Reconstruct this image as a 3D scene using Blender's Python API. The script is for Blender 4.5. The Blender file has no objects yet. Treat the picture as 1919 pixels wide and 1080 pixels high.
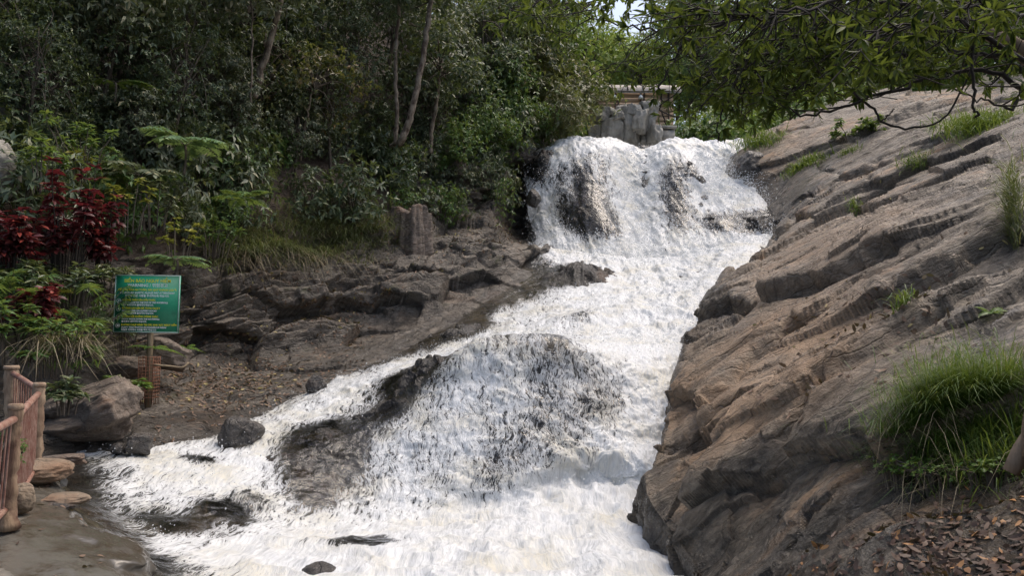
import bpy, math, random
import numpy as np
R = math.radians
random.seed(7)
rng = np.random.default_rng(7)
scene = bpy.context.scene
COL = scene.collection

# ------------------------------------------------------------------ camera, world, sun, exposure
FPX, CX, CY, PITCH = 1423.0, 959.5, 540.0, math.atan(100.0 / 1423.0)
cam_data = bpy.data.cameras.new('camera')
cam_data.sensor_width = 36.0
cam_data.lens = 36.0 * FPX / 1919.0
cam_data.clip_start = 0.05
cam_data.clip_end = 1000.0
cam = bpy.data.objects.new('camera', cam_data)
COL.objects.link(cam)
cam.location = (0, 0, 0)
cam.rotation_euler = (R(90) + PITCH, 0, 0)
scene.camera = cam

SUN_EL, SUN_AZ = R(66), R(60)          # azimuth measured from +Y towards +X
world = bpy.data.worlds.new("World")
scene.world = world
world.use_nodes = True
wn = world.node_tree
wn.nodes.clear()
sky = wn.nodes.new('ShaderNodeTexSky')
sky.sky_type = 'NISHITA'
sky.sun_disc = False
sky.sun_elevation = SUN_EL
sky.sun_rotation = SUN_AZ
sky.air_density = 1.0
sky.dust_density = 6.0
sky.ozone_density = 0.6
bg = wn.nodes.new('ShaderNodeBackground')
bg.inputs[1].default_value = 0.15
wo = wn.nodes.new('ShaderNodeOutputWorld')
wn.links.new(sky.outputs[0], bg.inputs[0])
wn.links.new(bg.outputs[0], wo.inputs[0])
sun_d = bpy.data.lights.new('sun', 'SUN')
sun_d.energy = 0.55
sun_d.angle = R(50)
sun_d.color = (1.0, 0.95, 0.86)
sun = bpy.data.objects.new('sun', sun_d)
COL.objects.link(sun)
sun.rotation_euler = (R(90) - SUN_EL, 0, math.pi - SUN_AZ)
vs = scene.view_settings
vs.view_transform = 'Standard'
vs.look = 'None'
vs.gamma = 1.0
vs.exposure = 0.78
vs.use_curve_mapping = False
scene.render.engine = 'CYCLES'
cy = scene.cycles
cy.max_bounces = 8
cy.diffuse_bounces = 4
cy.glossy_bounces = 2
cy.transmission_bounces = 3
cy.transparent_max_bounces = 16
cy.caustics_reflective = False
cy.caustics_refractive = False
cy.use_denoising = True
cy.sample_clamp_indirect = 5.0
cy.sample_clamp_direct = 6.0
cy.volume_bounces = 1

# ------------------------------------------------------------------ projection helpers
_s, _c = math.sin(PITCH), math.cos(PITCH)


def P(px, py, Y):
    """world point seen at a pixel of the 1919 x 1080 picture, Y metres ahead of the camera"""
    a, b = (px - CX) / FPX, (CY - py) / FPX
    k = Y / (_c - b * _s)
    return np.array([a * k, Y, (_s + b * _c) * k])


def proj(v):
    """pixel position of world points (n, 3)"""
    f = v[:, 1] * _c + v[:, 2] * _s
    u = -v[:, 1] * _s + v[:, 2] * _c
    f = np.where(f < 0.05, 0.05, f)
    return CX + FPX * v[:, 0] / f, CY - FPX * u / f, f


# ------------------------------------------------------------------ noise
def _h(ix, iy, iz, s):
    h = (ix.astype(np.uint32) * np.uint32(374761393) + iy.astype(np.uint32) * np.uint32(668265263)
         + iz.astype(np.uint32) * np.uint32(2147483647) + np.uint32((s * 974634777 + 12345) & 0xFFFFFFFF))
    h = (h ^ (h >> np.uint32(13))) * np.uint32(1274126177)
    h = (h ^ (h >> np.uint32(16))) * np.uint32(2246822519)
    return h ^ (h >> np.uint32(15))


def _hf(ix, iy, iz, s):
    return _h(ix, iy, iz, s).astype(np.float32) * np.float32(1.0 / 4294967295.0)


def vnoise(p, s=0):
    """value noise in -1..1"""
    p = np.asarray(p, np.float32)
    i = np.floor(p).astype(np.int64)
    f = (p - i).astype(np.float32)
    w = f * f * f * (f * (f * 6 - 15) + 10)
    out = 0
    for dx in (0, 1):
        wx = w[:, 0] if dx else 1 - w[:, 0]
        for dy in (0, 1):
            wy = w[:, 1] if dy else 1 - w[:, 1]
            for dz in (0, 1):
                wz = w[:, 2] if dz else 1 - w[:, 2]
                out = out + wx * wy * wz * _hf(i[:, 0] + dx, i[:, 1] + dy, i[:, 2] + dz, s)
    return out * 2 - 1


def fbm(p, o=4, s=0, g=0.5):
    p = np.asarray(p, np.float32)
    a, t, n = 1.0, 0, 0
    for k in range(o):
        t = t + a * vnoise(p * (2.03 ** k) + 17.3 * k, s + k)
        n += a
        a *= g
    return t / n


def blocks(p, s=0, jit=0.85):
    """Worley cells: (random per cell (n,4), offset from the cell's centre (n,3), distance to the border)"""
    p = np.asarray(p, np.float32)
    i = np.floor(p).astype(np.int64)
    n = len(p)
    f1 = np.full(n, 9e9, np.float32)
    f2 = np.full(n, 9e9, np.float32)
    best = np.zeros((n, 3), np.float32)
    bid = np.zeros((n, 3), np.int64)
    for dx in (-1, 0, 1):
        for dy in (-1, 0, 1):
            for dz in (-1, 0, 1):
                c = i + np.array([dx, dy, dz])
                q = np.stack([c[:, k] + 0.5 + jit * (_hf(c[:, 0], c[:, 1], c[:, 2], s + 11 * k + 1) - 0.5) for k in range(3)], 1)
                d = ((q - p) ** 2).sum(1).astype(np.float32)
                m = d < f1
                f2 = np.where(m, f1, np.minimum(f2, d))
                f1 = np.where(m, d, f1)
                best[m] = (p - q)[m]
                bid[m] = c[m]
    r = np.stack([_hf(bid[:, 0], bid[:, 1], bid[:, 2], s + 50 + k) for k in range(4)], 1)
    return r, best, np.sqrt(f2) - np.sqrt(f1)


def sstep(a, b, x):
    t = np.clip((x - a) / (b - a), 0, 1)
    return t * t * (3 - 2 * t)


def frame_from(L, N):
    """orthonormal axes (rows): long axis L, width, thickness close to N"""
    L = np.array(L, float); L /= np.linalg.norm(L)
    N = np.array(N, float); N -= L * N.dot(L); N /= np.linalg.norm(N)
    return np.stack([L, np.cross(N, L), N])


# ------------------------------------------------------------------ patches: a grid of control points made into a dense sheet
def _crom(a, n):
    """Catmull-Rom along axis 0, n samples"""
    m = len(a)
    t = np.linspace(0, m - 1, n)
    i = np.minimum(t.astype(int), m - 2)
    f = (t - i).reshape((-1,) + (1,) * (a.ndim - 1))
    ap = np.concatenate([[2 * a[0] - a[1]], a, [2 * a[-1] - a[-2]]])
    p0, p1, p2, p3 = ap[i], ap[i + 1], ap[i + 2], ap[i + 3]
    return 0.5 * (2 * p1 + (p2 - p0) * f + (2 * p0 - 5 * p1 + 4 * p2 - p3) * f ** 2 + (3 * p1 - p0 - 3 * p2 + p3) * f ** 3)


class Patch:
    """rows x cols of world control points (k >= 3 channels)"""
    def __init__(self, ctrl, nr, nc):
        g = _crom(np.array(ctrl, float), nr)
        g = np.swapaxes(_crom(np.swapaxes(g, 0, 1), nc), 0, 1)
        self.nr, self.nc = nr, nc
        self.co = g[..., :3].reshape(-1, 3)
        self.ex = g[..., 3:].reshape(nr * nc, -1)
        self.attr = {}
        d = np.linalg.norm(np.diff(g[..., :3], axis=0), axis=2)
        self.v = np.concatenate([np.zeros((1, nc)), np.cumsum(d, 0)]).reshape(-1)
        self.u = np.tile(np.linspace(0, 1, nc), nr)
        self.vv = np.repeat(np.linspace(0, 1, nr), nc)
        self.base = self.co.copy()
        self.no = self.normals()

    def normals(self):
        g = self.co.reshape(self.nr, self.nc, 3)
        a = np.gradient(g, axis=0)
        b = np.gradient(g, axis=1)
        n = np.cross(b, a)
        n /= np.linalg.norm(n, axis=2, keepdims=True) + 1e-9
        n = n.reshape(-1, 3)
        return n if n[:, 2].mean() > 0 else -n

    def faces(self):
        i = np.arange(self.nr * self.nc).reshape(self.nr, self.nc)
        return np.stack([i[:-1, :-1], i[1:, :-1], i[1:, 1:], i[:-1, 1:]], -1).reshape(-1, 4)

    def at(self, px, py):
        """the displaced surface point seen at a pixel, and its normal"""
        if not hasattr(self, '_pj'):
            self._pj = proj(self.co)
            self._no = self.normals()
        x, y, f = self._pj
        d = (x - px) ** 2 + (y - py) ** 2
        k = np.argsort(d)[:6]
        k = k[np.argmin(f[k])]
        return self.co[k].copy(), self._no[k].copy()

    def build(self, name, mat, label=None, cat=None, kind='structure'):
        o = mesh_obj(name, self.co, self.faces(), mat, smooth=True, attrs=self.attr)
        o['kind'] = kind
        if label:
            o['label'] = label
        if cat:
            o['category'] = cat
        return o


# ------------------------------------------------------------------ mesh helpers
def mesh_obj(name, co, faces, mats, parent=None, smooth=False, attrs=None, midx=None):
    """faces: an (n,4) or (n,3) array, or a list of such arrays"""
    me = bpy.data.meshes.new(name)
    fl = faces if isinstance(faces, list) else [faces]
    fl = [np.asarray(f, np.int32) for f in fl if len(f)]
    co = np.asarray(co, np.float32)
    nl = sum(f.size for f in fl)
    nf = sum(len(f) for f in fl)
    me.vertices.add(len(co))
    me.vertices.foreach_set('co', co.ravel())
    me.loops.add(nl)
    me.polygons.add(nf)
    me.loops.foreach_set('vertex_index', np.concatenate([f.ravel() for f in fl]))
    tot = np.concatenate([np.full(len(f), f.shape[1], np.int32) for f in fl])
    me.polygons.foreach_set('loop_start', np.concatenate([[0], np.cumsum(tot)[:-1]]).astype(np.int32))
    me.polygons.foreach_set('loop_total', tot)
    if smooth:
        me.polygons.foreach_set('use_smooth', np.ones(nf, bool))
    for k, a in (attrs or {}).items():
        a = np.asarray(a, np.float32)
        if a.ndim == 1:
            me.attributes.new(k, 'FLOAT', 'POINT').data.foreach_set('value', a)
        else:
            me.attributes.new(k, 'FLOAT_VECTOR', 'POINT').data.foreach_set('vector', a.ravel())
    for m in (mats if isinstance(mats, (list, tuple)) else [mats]):
        me.materials.append(m)
    if midx is not None:
        me.polygons.foreach_set('material_index', np.asarray(midx, np.int32))
    me.update(calc_edges=True)
    o = bpy.data.objects.new(name, me)
    COL.objects.link(o)
    if parent is not None:
        o.parent = parent
    return o


def tag(o, label, cat, group=None, kind=None):
    o['label'] = label
    o['category'] = cat
    if group:
        o['group'] = group
    if kind:
        o['kind'] = kind
    return o


def thing(name, label, cat, loc=(0, 0, 0), rz=0.0, group=None, scale=1.0):
    o = bpy.data.objects.new(name, None)
    o.empty_display_size = 0.2
    COL.objects.link(o)
    o.location = [float(v) for v in loc]
    o.rotation_euler = (0, 0, rz)
    o.scale = (scale,) * 3 if not hasattr(scale, '__len__') else scale
    return tag(o, label, cat, group)


def dup(root, loc, rz=0.0, scale=1.0, label=None, group=None, rx=0.0, ry=0.0):
    r = root.copy()
    COL.objects.link(r)
    r.location = [float(v) for v in loc]
    r.rotation_euler = (rx, ry, rz)
    r.scale = (scale,) * 3 if not hasattr(scale, '__len__') else scale
    if label:
        r['label'] = label
    if group:
        r['group'] = group
    for ch in list(root.children):
        c = ch.copy()
        COL.objects.link(c)
        c.parent = r
        for g in ch.children:
            d = g.copy()
            COL.objects.link(d)
            d.parent = c
    return r


class Geo:
    """collects vertices, quads and triangles for one mesh"""
    def __init__(self):
        self.v, self.q, self.t, self.n = [], [], [], 0

    def add(self, v, q=None, t=None):
        v = np.asarray(v, float).reshape(-1, 3)
        if q is not None and len(q):
            self.q.append(np.asarray(q) + self.n)
        if t is not None and len(t):
            self.t.append(np.asarray(t) + self.n)
        self.v.append(v)
        self.n += len(v)

    def obj(self, name, mat, parent=None, smooth=False):
        fl = []
        if self.q:
            fl.append(np.concatenate(self.q))
        if self.t:
            fl.append(np.concatenate(self.t))
        return mesh_obj(name, np.concatenate(self.v), fl, mat, parent, smooth)

    def tube(self, pts, rad, k=7, cap=True, rough=0.0):
        pts = np.asarray(pts, float)
        n = len(pts)
        rad = np.broadcast_to(np.asarray(rad, float), (n,)) if np.ndim(rad) < 2 else rad
        d = np.gradient(pts, axis=0)
        d /= np.linalg.norm(d, axis=1, keepdims=True) + 1e-9
        ref = np.array([0.0, 0.0, 1.0]) if abs(d[:, 2]).mean() < 0.8 else np.array([1.0, 0.0, 0.0])
        a = np.cross(d, ref); a /= np.linalg.norm(a, axis=1, keepdims=True) + 1e-9
        b = np.cross(d, a)
        th = np.arange(k) * 2 * math.pi / k
        rr = rad[:, None] * (1 + rough * rng.uniform(-1, 1, (n, k)))
        v = pts[:, None] + rr[..., None] * (np.cos(th)[None, :, None] * a[:, None] + np.sin(th)[None, :, None] * b[:, None])
        i = np.arange(n * k).reshape(n, k)
        j = np.roll(i, -1, 1)
        q = np.stack([i[:-1], j[:-1], j[1:], i[1:]], -1).reshape(-1, 4)
        v = v.reshape(-1, 3)
        t = []
        if cap:
            v = np.concatenate([v, pts[:1], pts[-1:]])
            for m in range(k):
                t.append([n * k, i[0, (m + 1) % k], i[0, m]])
                t.append([n * k + 1, i[-1, m], i[-1, (m + 1) % k]])
        self.add(v, q, t)

    def box(self, c, size, axes=None):
        h = np.array(size) / 2.0
        s = np.array([[x, y, z] for x in (-1, 1) for y in (-1, 1) for z in (-1, 1)]) * h
        if axes is not None:
            s = s @ np.array(axes)
        self.add(s + np.array(c), [[0, 1, 3, 2], [4, 6, 7, 5], [0, 4, 5, 1], [2, 3, 7, 6], [0, 2, 6, 4], [1, 5, 7, 3]])

    def leaves(self, b, d, up, L, W, bend=0.15, fold=0.12, seg=1):
        """leaf blades: bases b, directions d, face normals up; each a folded, bent blade"""
        b = np.asarray(b, float); d = np.asarray(d, float); n = len(b)
        d = d / (np.linalg.norm(d, axis=1, keepdims=True) + 1e-9)
        s = np.cross(d, up); s /= np.linalg.norm(s, axis=1, keepdims=True) + 1e-9
        u = np.cross(s, d)
        L = np.broadcast_to(L, (n,))[:, None]; W = np.broadcast_to(W, (n,))[:, None]
        bend = np.broadcast_to(bend, (n,))[:, None]
        if seg == 1:
            m = b + d * L * 0.45
            tip = b + d * L - u * bend * L
            v = np.stack([b, m + s * W / 2 + u * fold * W, tip, m - s * W / 2 + u * fold * W, m], 1)
            q = np.array([[0, 4, 2, 1], [0, 3, 2, 4]])
        else:
            m1 = b + d * L * 0.3 + u * bend * L * 0.12
            m2 = b + d * L * 0.68 - u * bend * L * 0.25
            tip = b + d * L * 0.98 - u * bend * L
            f = u * fold * W
            v = np.stack([b, m1 + s * W * 0.46 + f, m1, m1 - s * W * 0.46 + f, m2 + s * W * 0.42 + f, m2, m2 - s * W * 0.42 + f, tip], 1)
            q = np.array([[1, 2, 5, 4], [2, 3, 6, 5]])
            t = np.array([[0, 2, 1], [0, 3, 2], [4, 5, 7], [5, 6, 7]])
        k = v.shape[1]
        off = (np.arange(n) * k)[:, None, None]
        self.add(v.reshape(-1, 3), (q[None] + off).reshape(-1, 4), None if seg == 1 else (t[None] + off).reshape(-1, 3))


def unit(v):
    v = np.asarray(v, float)
    return v / (np.linalg.norm(v, axis=-1, keepdims=True) + 1e-9)


def rdir(n, zb=0.0):
    v = rng.normal(size=(n, 3))
    v = unit(v)
    v[:, 2] += zb
    return unit(v)


def bez(pts, n):
    """smooth path through points"""
    return _crom(np.asarray(pts, float), n)
# ------------------------------------------------------------------ materials
class NT:
    def __init__(self, name):
        self.m = bpy.data.materials.new(name)
        self.m.use_nodes = True
        self.t = self.m.node_tree
        self.t.nodes.clear()
        self.out = self.t.nodes.new('ShaderNodeOutputMaterial')

    def n(self, typ, **kw):
        nd = self.t.nodes.new('ShaderNode' + typ)
        for k, v in kw.items():
            if k.startswith('i_'):
                self.set(nd, k[2:].replace('_', ' '), v)
            else:
                setattr(nd, k, v)
        return nd

    def set(self, nd, key, v):
        s = nd.inputs[int(key)] if key.isdigit() else nd.inputs[key]
        if isinstance(v, bpy.types.NodeSocket):
            self.t.links.new(v, s)
        elif hasattr(v, '__len__') and len(v) == 3 and s.type == 'RGBA':
            s.default_value = (*v, 1)
        else:
            s.default_value = v

    def noise(self, vec, scale, detail=4, rough=0.55, dist=0.0, kind='FBM'):
        nd = self.n('TexNoise', noise_type=kind)
        nd.inputs['Scale'].default_value = scale
        nd.inputs['Detail'].default_value = detail
        nd.inputs['Roughness'].default_value = rough
        nd.inputs['Distortion'].default_value = dist
        if vec is not None:
            self.t.links.new(vec, nd.inputs['Vector'])
        return nd.outputs[0]

    def ramp(self, fac, lo, hi, a=0.0, b=1.0, smooth=True):
        nd = self.n('MapRange', interpolation_type='SMOOTHSTEP' if smooth else 'LINEAR')
        self.set(nd, '0', fac); self.set(nd, '1', lo); self.set(nd, '2', hi); self.set(nd, '3', a); self.set(nd, '4', b)
        return nd.outputs[0]

    def math(self, op, a, b=0.0, c=None):
        nd = self.n('Math', operation=op)
        self.set(nd, '0', a); self.set(nd, '1', b)
        if c is not None:
            self.set(nd, '2', c)
        return nd.outputs[0]

    def mix(self, f, a, b, mode='MIX'):
        nd = self.n('Mix', data_type='RGBA', blend_type=mode)
        self.set(nd, '0', f); self.set(nd, '6', a); self.set(nd, '7', b)
        return nd.outputs[2]

    def pos(self):
        return self.n('NewGeometry').outputs['Position']

    def obj(self):
        return self.n('TexCoord').outputs['Object']

    def attr(self, name):
        return self.n('Attribute', attribute_name=name)

    def mapping(self, vec, axes=None, scale=(1, 1, 1)):
        """coordinates along three axes (rows), each scaled"""
        if axes is None:
            nd = self.n('Mapping')
            self.set(nd, 'Vector', vec)
            nd.inputs['Scale'].default_value = scale
            return nd.outputs[0]
        cb = self.n('CombineXYZ')
        for k in range(3):
            d = self.n('VectorMath', operation='DOT_PRODUCT')
            self.set(d, '0', vec)
            d.inputs[1].default_value = [float(a) * scale[k] for a in axes[k]]
            self.t.links.new(d.outputs['Value'], cb.inputs[k])
        return cb.outputs[0]

    def bump(self, h, dist, strength=1.0, normal=None):
        nd = self.n('Bump')
        self.set(nd, 'Height', h); self.set(nd, 'Distance', dist); self.set(nd, 'Strength', strength)
        if normal is not None:
            self.set(nd, 'Normal', normal)
        return nd.outputs[0]

    def princ(self, color, rough=0.6, normal=None, spec=0.5, **kw):
        nd = self.n('BsdfPrincipled')
        self.set(nd, 'Base Color', color); self.set(nd, 'Roughness', rough); self.set(nd, 'Specular IOR Level', spec)
        if normal is not None:
            self.set(nd, 'Normal', normal)
        for k, v in kw.items():
            self.set(nd, k.replace('_', ' '), v)
        return nd.outputs[0]

    def done(self, sh):
        self.t.links.new(sh, self.out.inputs[0])
        return self.m


def rock_mat(name, axes, dark, mid, light, rust, bump=1.0, dry=0.62, scale=1.0, moss=None, wet_rough=0.30):
    """layered rock: streaks along axes[0], rusty stains, lichen specks, wet where the vertex attribute 'wet' says water runs"""
    m = NT(name)
    p = m.pos()
    s = scale
    lay = m.mapping(p, axes, (0.9 * s, 2.3 * s, 3.2 * s))
    fine = m.mapping(p, axes, (5.0 * s, 9.0 * s, 10.0 * s))
    n1 = m.noise(lay, 1.0, 7, 0.62, 0.4)
    n2 = m.noise(fine, 1.0, 6, 0.72, 0.6)
    n3 = m.noise(p, 0.45 * s, 5, 0.62, 0.6)
    n5 = m.noise(p, 1.7 * s, 5, 0.65, 0.4)
    soft = m.ramp(m.noise(p, 0.8 * s, 3, 0.5), 0.38, 0.6)
    n4 = m.noise(p, 24 * s, 4, 0.75)
    cr = m.n('TexVoronoi', feature='DISTANCE_TO_EDGE')
    wv = m.n('VectorMath', operation='MULTIPLY_ADD')
    wz = m.n('TexNoise'); m.set(wz, 'Vector', p); m.set(wz, 'Scale', 1.3 * s); m.set(wz, 'Detail', 4.0)
    m.set(wv, '0', wz.outputs[1]); wv.inputs[1].default_value = (0.55, 0.55, 0.55); m.set(wv, '2', p)
    m.set(cr, 'Vector', m.mapping(wv.outputs[0], axes, (0.42 * s, 2.0 * s, 2.6 * s)))
    m.set(cr, 'Scale', 1.0)
    crack_ = cr.outputs[0]
    c = m.mix(m.ramp(n1, 0.30, 0.62), dark, mid)
    c = m.mix(m.ramp(n2, 0.45, 0.72, 0, 0.75), c, light)
    c = m.mix(m.math('MULTIPLY', m.ramp(n3, 0.50, 0.68), m.ramp(n1, 0.36, 0.6)), c, rust)
    tn = m.attr('tan').outputs['Fac']
    c = m.mix(m.math('MULTIPLY', tn, m.ramp(n5, 0.3, 0.62, 0.25, 0.85)), c, (0.31, 0.205, 0.12))
    c = m.mix(m.ramp(n5, 0.56, 0.70, 0, 0.8), c, dark)
    c = m.mix(m.ramp(n4, 0.62, 0.74, 0, 0.5), c, (0.38, 0.36, 0.32))
    c = m.mix(m.ramp(n4, 0.30, 0.42, 0.65, 0.0), c, tuple(0.6 * x for x in dark))
    if moss:
        c = m.mix(m.math('MULTIPLY', m.ramp(m.noise(p, 1.1, 5, 0.65), 0.55, 0.68), m.ramp(n2, 0.4, 0.6)), c, moss)
    c = m.mix(m.ramp(crack_, 0.0, 0.025, 0.4, 0.0), c, tuple(0.4 * x for x in dark))
    w = m.attr('wet').outputs['Fac']
    w = m.ramp(m.math('ADD', w, m.ramp(m.noise(lay, 0.9, 5, 0.6), 0.25, 0.75, -0.35, 0.35)), 0.30, 0.72)
    c = m.mix(w, c, m.mix(0.55, c, (0.014, 0.013, 0.012)))
    rough = m.mix(w, (dry,) * 3, (wet_rough,) * 3)
    crack = m.ramp(cr.outputs[0], 0.0, 0.045)
    h = m.math('ADD', m.math('MULTIPLY', n1, 0.8), m.math('MULTIPLY', m.math('MULTIPLY', n2, 0.5), soft))
    h = m.math('ADD', h, m.math('MULTIPLY', n5, 0.5))
    chv = m.n('TexVoronoi', feature='F1')
    m.set(chv, 'Vector', m.mapping(wv.outputs[0], axes, (1.5 * s, 4.5 * s, 5.0 * s))); m.set(chv, 'Scale', 1.0)
    chs = m.n('SeparateColor'); m.set(chs, '0', chv.outputs['Color'])
    h = m.math('ADD', h, m.math('MULTIPLY', chs.outputs[0], 0.26))
    h = m.math('ADD', h, m.math('MULTIPLY', n4, 0.16))
    h = m.math('ADD', h, m.math('MULTIPLY', crack, 0.10))
    nb = m.bump(h, 0.24 / s, 1.0 * bump)
    return m.done(m.princ(c, rough, nb, 0.5))


def leaf_mat(name, c1, c2, c3=None, rough=0.42, trans=0.35, spec=0.4, glow=(0.30, 0.36, 0.05)):
    """foliage: every blade its own shade; light shines through"""
    m = NT(name)
    g = m.n('NewGeometry')
    r = g.outputs['Random Per Island']
    c = m.mix(r, c1, c2)
    if c3:
        c = m.mix(m.ramp(r, 0.86, 0.93), c, c3)
    c = m.mix(m.ramp(m.noise(m.pos(), 1.3, 2, 0.5), 0.3, 0.7, 0.0, 0.45), c, m.mix(0.5, c, tuple(0.45 * x for x in c1)))
    b = m.princ(c, rough, None, spec)
    tr = m.n('BsdfTranslucent')
    m.set(tr, 'Color', m.mix(0.45, c, glow))
    mx = m.n('MixShader')
    mx.inputs[0].default_value = trans
    m.t.links.new(b, mx.inputs[1]); m.t.links.new(tr.outputs[0], mx.inputs[2])
    return m.done(mx.outputs[0])


def simple_mat(name, c1, c2, scale=6.0, rough=0.7, bump=0.01, stretch=(1, 1, 1), space='obj', spec=0.4, metal=0.0):
    m = NT(name)
    p = m.obj() if space == 'obj' else m.pos()
    v = m.mapping(p, None, stretch)
    n1 = m.noise(v, scale, 6, 0.6, 0.3)
    n2 = m.noise(v, scale * 5, 4, 0.6)
    c = m.mix(m.ramp(n1, 0.35, 0.65), c1, c2)
    c = m.mix(m.ramp(n2, 0.5, 0.75, 0, 0.5), c, tuple(0.5 * x for x in c1))
    h = m.math('ADD', n1, m.math('MULTIPLY', n2, 0.35))
    return m.done(m.princ(c, rough, m.bump(h, bump, 1.0), spec, Metallic=metal))
# ------------------------------------------------------------------ the setting: rock, water, soil
POOL = -2.6
def rows(rr, extra=None):
    return [[np.concatenate([P(*c[:3]), np.array(c[3:], float)]) for c in r] for r in rr]


# --- right rock slope: rows from far to near, columns from the water's edge uphill
S = rows([
    [(1330, 300, 36), (1390, 262, 35.5), (1470, 232, 35), (1560, 205, 34), (1660, 175, 33), (1800, 160, 31), (1960, 120, 29)],
    [(1340, 345, 31.5), (1385, 300, 31), (1470, 285, 30), (1570, 255, 29), (1690, 225, 27.5), (1820, 200, 25.5), (1980, 170, 23)],
    [(1425, 410, 28), (1480, 352, 27.5), (1540, 330, 26.5), (1640, 300, 25), (1750, 275, 23), (1860, 250, 20.5), (2020, 220, 17.5)],
    [(1420, 520, 24), (1472, 440, 24), (1530, 410, 22.5), (1640, 375, 21), (1760, 345, 18.5), (1880, 320, 16), (2050, 290, 13.5)],
    [(1310, 630, 19.5), (1345, 545, 19.5), (1420, 500, 18.5), (1540, 465, 17), (1680, 430, 15), (1830, 400, 12.8), (2050, 370, 10.5)],
    [(1275, 720, 16), (1292, 635, 16), (1380, 598, 15.2), (1500, 565, 14), (1640, 530, 12.3), (1800, 500, 10.5), (2050, 480, 8.5)],
    [(1245, 830, 13.2), (1258, 740, 13.2), (1340, 705, 12.6), (1450, 670, 11.6), (1590, 640, 10.2), (1750, 610, 8.8), (2050, 600, 7)],
    [(1215, 960, 11.2), (1238, 825, 11.3), (1310, 800, 10.7), (1410, 780, 9.8), (1530, 760, 8.6), (1690, 745, 7.3), (2050, 760, 5.7)],
    [(1190, 1015, 9.9), (1198, 915, 10.0), (1290, 900, 9.3), (1380, 890, 8.5), (1490, 880, 7.5), (1650, 880, 6.3), (2050, 900, 4.9)],
    [(1262, 1085, 8.4), (1268, 1030, 8.4), (1330, 1012, 7.9), (1400, 1000, 7.3), (1500, 990, 6.5), (1650, 985, 5.5), (2050, 1010, 4.2)],
    [(1290, 1250, 6.6), (1300, 1180, 6.6), (1360, 1160, 6.3), (1430, 1150, 5.9), (1530, 1140, 5.4), (1680, 1130, 4.7), (2050, 1160, 3.7)],
])
for r in S:
    r.insert(2, r[1] + (r[2] - r[1]) * 0.3)
    r.insert(0, r[0] + np.array([-0.05, 0.1, -1.6]))
    r.append(r[-1] + np.array([4.5, 1.0, 2.6]))
S.append([c + np.array([0.3, -4.0, -0.5]) for c in S[-1]])
slope = Patch(S, 660, 560)
AX_S = frame_from((0.87, -0.12, 0.47), (-0.45, -0.15, 0.88))
q = slope.co @ AX_S.T
warp = np.stack([fbm(slope.co * 0.5, 3, 60 + k) for k in range(3)], 1)
r1, o1, e1 = blocks(q * np.array([0.17, 0.42, 0.45]) + warp * 0.22, 3)
r2, o2, e2 = blocks(q * np.array([0.50, 1.5, 1.1]) + warp * 0.35, 4)
r3, o3, e3 = blocks(q * np.array([1.6, 4.2, 3.4]) + warp * 0.5, 5)
r4, o4, e4 = blocks(q * np.array([4.5, 11.0, 8.0]) + warp * 0.9, 7)
near = sstep(34, 12, slope.co[:, 1])
rough = sstep(-0.15, 0.35, fbm(slope.co * 0.45, 3, 31))
d = (r1[:, 0] - 0.5) * 0.62 + o1[:, 1] * (r1[:, 1] - 0.2) * 0.50 + o1[:, 0] * (r1[:, 2] - 0.5) * 0.22
d += (0.45 + 0.55 * rough) * ((r2[:, 0] - 0.5) * 0.22 + o2[:, 1] * (r2[:, 1] - 0.2) * 0.26 + o2[:, 0] * (r2[:, 2] - 0.5) * 0.12)
d += (0.25 + 0.75 * rough) * ((r3[:, 0] - 0.5) * 0.065 + o3[:, 1] * (r3[:, 1] - 0.3) * 0.10)
d += near * (0.3 + 0.7 * rough) * ((r4[:, 0] - 0.5) * 0.026 + o4[:, 1] * (r4[:, 1] - 0.3) * 0.05)
d -= 0.07 * sstep(0.07, 0.0, e1) + 0.03 * rough * sstep(0.06, 0.0, e2)
d += 0.022 * fbm(q * np.array([3, 8, 8]), 4, 8) + 0.10 * fbm(slope.co * 0.5, 3, 9)
spx, spy, sf = proj(slope.co)
# the large joints of the slab: (path in picture points, depth of the cleft, rise of its upper lip)
JOINTS = [
    ([(1340, 770), (1385, 735), (1430, 690), (1480, 655), (1505, 640)], 0.16, 0.16),
    ([(1300, 612), (1380, 588), (1460, 600), (1560, 568), (1640, 540), (1700, 512)], 0.14, 0.34),
    ([(1700, 580), (1745, 560), (1790, 530), (1830, 505), (1919, 470)], 0.12, 0.36),
    ([(1440, 470), (1500, 425), (1570, 395), (1640, 365), (1720, 350)], 0.18, 0.26),
    ([(1520, 372), (1600, 330), (1680, 300), (1760, 262)], 0.16, 0.20),
    ([(1470, 318), (1560, 280), (1640, 240), (1720, 205)], 0.12, 0.15),
    ([(1560, 745), (1640, 700), (1720, 650), (1780, 620)], 0.10, 0.16),
    ([(1250, 830), (1330, 800), (1400, 770)], 0.10, 0.12),
    ([(1400, 905), (1470, 850), (1530, 790)], 0.06, 0.10),
    ([(1590, 470), (1680, 420), (1800, 380)], 0.10, 0.14),
]
wob_ = 10 * fbm(slope.co * 1.3, 3, 32)
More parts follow.
